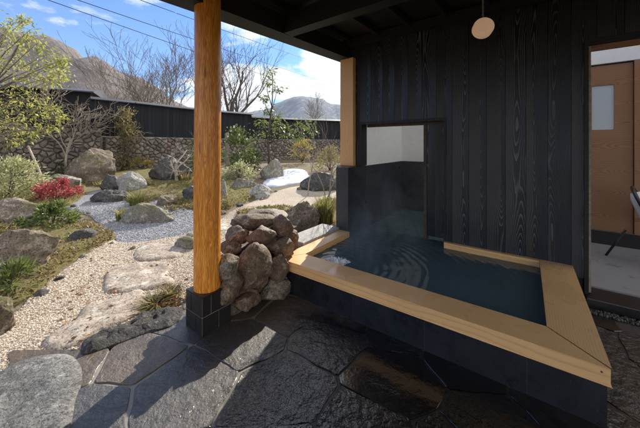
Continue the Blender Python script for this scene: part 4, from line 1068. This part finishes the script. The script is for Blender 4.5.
# rock pile joining plinth and bath
th = thing('stone_pile', 'low wall of mortared brown field stones between the pillar and the bath', 'stone wall', B(2.2, 1.8, 0))
rng = random.Random(14)
mb = MB(); mb.prism([(2.10, 1.48), (2.34, 1.48), (2.42, 2.45), (2.14, 2.45), (2.11, 2.07)], -.03, lambda u, v: .36+.20*sm(1.5, 2.3, v)); mb.build('mortar_core', M['grout'], th)
PR = [(251.5, 266.0, 41, 46, 2.56), (255.5, 221.5, 39, 15, 3.0), (238.0, 235.0, 22, 16, 2.78), (261.0, 236.0, 28, 18, 2.74), (283.0, 227.0, 20, 22, 2.95), (230.5, 249.0, 21, 14, 2.66), (282.0, 248.0, 22, 20, 2.82), (227.5, 266.0, 17, 24, 2.5), (278.0, 267.5, 20, 27, 2.68), (273.5, 289.0, 33, 22, 2.66), (227.5, 290.0, 21, 28, 2.36), (246.5, 297.5, 27, 21, 2.45), (268.0, 214.0, 36, 10, 3.3), (241.0, 222.5, 18, 11, 3.0), (290.5, 236.5, 15, 17, 3.0), (271.0, 243.0, 26, 14, 2.85), (283.5, 284.0, 15, 16, 2.75), (228, 268, 20, 26, 2.30), (226, 292, 20, 22, 2.28), (236, 280, 14, 18, 2.34), (246, 300, 20, 14, 2.38)]   # px centre, py centre, w, h, depth
for i, (px, py, w_, h_, D) in enumerate(PR):
    c_ = pt(px, py, D+.1); w2, h2 = w_/F*D*1.16, h_/F*D*1.16
    V, fs = rock_mesh((c_.x, c_.y, c_.z-h2/2), (w2, max(w2*.85, .19), h2), 200+i, cuts=7, flatb=False, sub=4, rotz=rng.uniform(-.2, .2), lump=.12)
    mb = MB(); mb.add(V, fs); mb.build('stone', M['pile_rock'] if i % 4 != 1 else M['rock_brown'], th, smooth=True)
# fill of smaller stones behind so nothing floats
for i in range(16):
    vv = 1.55+.85*(i % 8)/7+rng.uniform(-.04, .04); uu = 2.2+(i//8)*.16+rng.uniform(-.03, .03); hh = .40+.22*sm(1.5, 2.4, vv)*(.9 if i > 7 else 1)
    c_ = B(uu, vv, -.03); V, fs = rock_mesh(c_, (.26, .24, hh+.02), 300+i, cuts=9, flatb=True, sub=4, lump=.12)
    mb = MB(); mb.add(V, fs); mb.build('stone', M['pile_rock'] if i % 3 else M['rock_brown'], th, smooth=True)

# ---------------------------------------------------------------- roof
def zr(v): return 2.65+.054*(v-1.29)
th = thing('roof', 'black timber lean-to roof over the bath', 'roof', B(0, 1.5, 2.8), TH)
VB = -1.4                                    # rear end of the canopy
mb = MB(); mb.prism([(-4.2, VB), (2.62, VB), (2.62, 3.9), (-4.2, 3.9)], lambda u, v: zr(v)+.27, lambda u, v: zr(v)+.36); mb.build('deck', M['black_beam'], th)
mb = MB(); mb.prism([(2.10, VB), (2.32, VB), (2.32, 3.72), (2.10, 3.72)], lambda u, v: zr(v), lambda u, v: zr(v)+.2); mb.build('beam', M['black_beam'], th)
mb = MB(); mb.prism([(2.55, VB), (2.61, VB), (2.61, 3.9), (2.55, 3.9)], lambda u, v: zr(v)+.14, lambda u, v: zr(v)+.268); mb.build('fascia', M['black_beam'], th)
for vv, wd, z0, z1 in ((2.25, .13, zr(2.25)+.0, zr(2.25)+.2), (.9, .13, zr(.9), zr(.9)+.2), (3.52, .11, zr(3.5)+.16, zr(3.5)+.25), (-.4, .13, zr(-.4), zr(-.4)+.2)):
    mb = MB(); mb.prism([(-4.1, vv-wd/2), (2.095, vv-wd/2), (2.095, vv+wd/2), (-4.1, vv+wd/2)], z0, z1); mb.build('beam', M['black_beam'], th)
uu = 2.45
k = 0
while uu > -4:
    if abs(uu-2.2) > .12:
        mb = MB(); mb.prism([(uu-.03, VB), (uu+.03, VB), (uu+.03, 3.55), (uu-.03, 3.55)], lambda u, v: zr(v)+.202, lambda u, v: zr(v)+.269); mb.build('rafter', M['black_beam'], th)
    uu -= .42
mb = MB(); q = pt(342.5, 39, 4.05); mb.tube([q, q+Vector((0.0, .06, 0))], .022, 12); mb.box(2.2, 2.26, 3.60, 3.63, 2.80, 2.83)
mb = MB(); mb.tube([q, q+Vector((0, .07, 0))], .02, 14); mb.build('beam_peg', M['post'], th)

# hanging wooden disc lamp
c_ = pt(483, 28, 2.75); th = thing('hanging_lamp', 'round drum shaped wooden lamp hanging on a chain before the board wall', 'lamp', c_)
_t = NT('lamp_shade_wood'); M['lampwood'] = _t.out((.76, .52, .34), .5, None, Emission_Color=(1, .62, .38, 1), Emission_Strength=.14)
ax = Vector((-.30, -.93, .04)).normalized()
mb = MB(); mb.tube([c_-ax*.045, c_-ax*.040, c_+ax*.030, c_+ax*.035], [.085, .092, .092, .087], 40); mb.build('shade', M['lampwood'], th, smooth=False)
mb = MB(); mb.tube([c_+ax*.0345, c_+ax*.038], [.066, .062], 40); mb.build('diffuser', M['lampwood'], th)
z_ = c_.z+.105; mb = MB(); k = 0
while z_ < zr(2.6)+.26:
    p = Vector((c_.x, c_.y, z_)); hr = [(.006, .011)]
    pts_ = [p+Vector(((math.cos(a)*.007, 0, math.sin(a)*.013) if k % 2 else (0, math.cos(a)*.007, math.sin(a)*.013))) for a in [i*math.pi/5 for i in range(11)]]
    mb.tube(pts_, .0022, 5); z_ += .02; k += 1
mb.build('chain', M['bark_pale'], th)

# ---------------------------------------------------------------- doorway and porch
th = thing('doorway', 'black framed doorway at the right end of the board wall', 'doorway', B(-1.5, 3.7, 0), TH)
mb = MB(); mb.box(-.468, -.4370, VW-.015, 3.82, .09, 2.498); mb.box(-2.6, -2.56, VW-.015, 3.82, .09, 2.498); mb.build('jamb', M['black_beam'], th)
mb = MB(); mb.box(-.488, -.4685, 3.66, 3.80, .10, 2.44); mb.build('jamb_lining', M['bark_pale'], th)
mb = MB(); mb.box(-2.56, -.4685, VW-.012, 3.80, 2.445, 2.498); mb.build('head', M['black_beam'], th)
mb = MB(); mb.box(-2.56, -.4885, 3.68, 3.70, 2.40, 2.4445); mb.box(-2.56, -.4885, 3.74, 3.76, 2.405, 2.4445); mb.build('track', M['door'], th)
mb = MB(); mb.box(-2.6, -.44, VW-.10, 3.84, -.02, .088); mb.build('threshold', M['black_metal'], th, bevel=.005)
_t = NT('porch_floor'); _p = _t.pos(); _n = _t.noise(_p, 2.4, 7, .7); _m = _t.noise(_p, 7, 5, .6, .5)
M['porch'] = _t.out(_t.mix(_t.ramp(_m, [(.60, 0.0), (.66, .6)]), _t.mix(_n, (.22, .22, .23), (.34, .335, .335)), (.10, .08, .07)), .35, _t.bump(_n, .2, .01))
mb = MB(); mb.box(-4.2, .2, 3.85, 5.55, -.02, .10); kind(mb.build('porch_floor', M['porch'], rot=TH))
th = thing('entrance_wall', 'white and dark inner wall holding the wooden entrance door', 'wall', B(-2, 5.7, 0), TH)
mb = MB(); mb.box(-4.2, -.2, 5.56, 5.62, -.02, .27); mb.build('base', M['black_beam'], th)
mb = MB(); mb.box(-4.2, .2, 5.74, 5.9, .1, 3.1); mb.box(-4.2, .2, 5.60, 5.739, 2.66, 3.1); mb.build('plaster', M['plaster'], th)
th = thing('wooden_door', 'brown wooden sliding door with a small frosted window', 'door', B(-1.1, 5.67, .28), TH)
DU0, DU1 = -1.17, -.60
mb = MB()
W0, W1, Z0, Z1 = -.99, -.76, 1.72, 2.36
for q in ((DU0, DU1, 5.64, 5.69, .28, Z0), (DU0, DU1, 5.64, 5.69, Z1, 2.64), (DU0, W0-.0, 5.64, 5.69, Z0+.0005, Z1-.0005), (W1, DU1, 5.64, 5.69, Z0+.0005, Z1-.0005)): mb.box(*q)
mb.build('leaf', M['door'], th)
_t = NT('frosted_glass'); M['frost'] = _t.out((.50, .55, .60), .25)
mb = MB(); mb.box(W0, W1, 5.655, 5.675, Z0, Z1); mb.build('window', M['frost'], th)
th = thing('door_frame', 'wooden frame post and head around the brown door', 'door frame', B(-1.7, 5.67, .28), TH)
mb = MB(); mb.box(-1.25, -1.175, 5.60, 5.735, .28, 2.655); mb.box(-.59, -.50, 5.60, 5.735, .28, 2.655); mb.build('side_post', M['door'], th)
mb = MB(); mb.box(-2.9, -1.255, 5.66, 5.735, .28, 2.65); mb.build('side_panel', M['post'], th)
# chair cut by the right edge
th = thing('wire_chair', 'black round framed chair with white cushion cut off by the right edge', 'chair', B(-1.18, 4.98, .1), TH)
c_ = B(-1.14, 4.96, .71); a1 = Vector((.75, .66, 0)); a2 = Vector((-.25, .3, .92)).normalized()
mb = MB(); mb.tube([c_+a1*math.cos(i*math.pi/18)*.30+a2*math.sin(i*math.pi/18)*.30 for i in range(37)], .018, 8); mb.build('ring', M['black_metal'], th, smooth=True)
nn = a1.cross(a2).normalized(); mb = MB(); mb.tube([c_-nn*.07, c_-nn*.045, c_+nn*.045, c_+nn*.07], [.17, .235, .235, .17], 32); mb.build('cushion', M['plaster'], th, smooth=True)
for dx, dy in ((-.2, -.2), (.2, -.2), (-.2, .2), (.2, .2)):
    mb = MB(); mb.tube([c_+Vector((dx*.6, dy*.6, -.25)), Vector((c_.x+dx*1.2, c_.y+dy*1.2, .10))], .013, 8); mb.build('leg', M['black_metal'], th, smooth=True)
# drainage strip of fine stones at the threshold
mb = MB(); rng = random.Random(6)
for k in range(900):
    u, v = rng.uniform(-2.6, -.38), rng.uniform(3.44, 3.53); p = B(u, v, .0); s_ = rng.uniform(.006, .012); V, fs = rock_mesh(p, (s_*2, s_*2, s_*1.6), k, sub=1, cuts=0); mb.cur = rng.random(); mb.add(V, fs)
kind(mb.build('drain_gravel', M['pebble_d'], fixn=False), 'stuff')

# ---------------------------------------------------------------- air
def vbox(name, x0, x1, y0, y1, z0, z1, mat, origin=(0, 0, 0), rot=0.0, b=False):
    mb = MB()
    if b: mb.box(x0, x1, y0, y1, z0, z1)
    else:
        P_ = [Vector((x, y, z)) for z in (z0, z1) for y in (y0, y1) for x in (x0, x1)]
        mb.add(P_, [(0,1,3,2),(4,6,7,5),(0,4,5,1),(2,3,7,6),(0,2,6,4),(1,5,7,3)])
    return kind(mb.build(name, mat, origin=origin, rot=rot), 'stuff')
def volmat(name, dens, c=(.9, .93, 1.0), tree=None, an=.0):
    m = bpy.data.materials.new(name); m.use_nodes = True; t_ = m.node_tree; t_.nodes.clear()
    v = t_.nodes.new('ShaderNodeVolumePrincipled'); o = t_.nodes.new('ShaderNodeOutputMaterial')
    v.inputs['Color'].default_value = (*c, 1); v.inputs['Density'].default_value = dens; v.inputs['Anisotropy'].default_value = an
    t_.links.new(v.outputs[0], o.inputs['Volume']); return m
if HAZE: vbox('haze', -4300, 4300, -450, 4700, -45, 420, volmat('air', .00020, (.72, .84, 1.0)))
if STEAM:
    m = volmat('steam', .3, (1, 1, 1), an=.3); nt = m.node_tree; T = NT.__new__(NT); T.m = m; T.t = nt
    p_ = T.pos(); tc = T.n('ShaderNodeTexCoord').outputs['Generated']; g_ = sep(T, tc)
    n_ = T.ramp(T.noise(T.n('ShaderNodeMapping', None, Vector=p_, Scale=(1, 1, .6)).outputs[0], 3.2, 4, .6, .8), [(.46, 0.0), (.72, 1.0)])
    fall = T.math('POWER', T.math('SUBTRACT', 1.0, g_[2]), 1.6)
    ex = T.math('MULTIPLY', T.math('MULTIPLY', g_[0], T.math('SUBTRACT', 1.0, g_[0])), T.math('MULTIPLY', g_[1], T.math('SUBTRACT', 1.0, g_[1])))
    dn = T.math('MULTIPLY', T.math('MULTIPLY', n_, fall), T.math('MULTIPLY', ex, 16*2.6))
    for nd in nt.nodes:
        if nd.type == 'PRINCIPLED_VOLUME': T.set(nd.inputs['Density'], dn)
    vbox('steam', .9, 1.93, 2.36, 4.3, ZW+.02, 1.45, m, origin=B(1.4, 3.3, ZW), rot=TH, b=True)
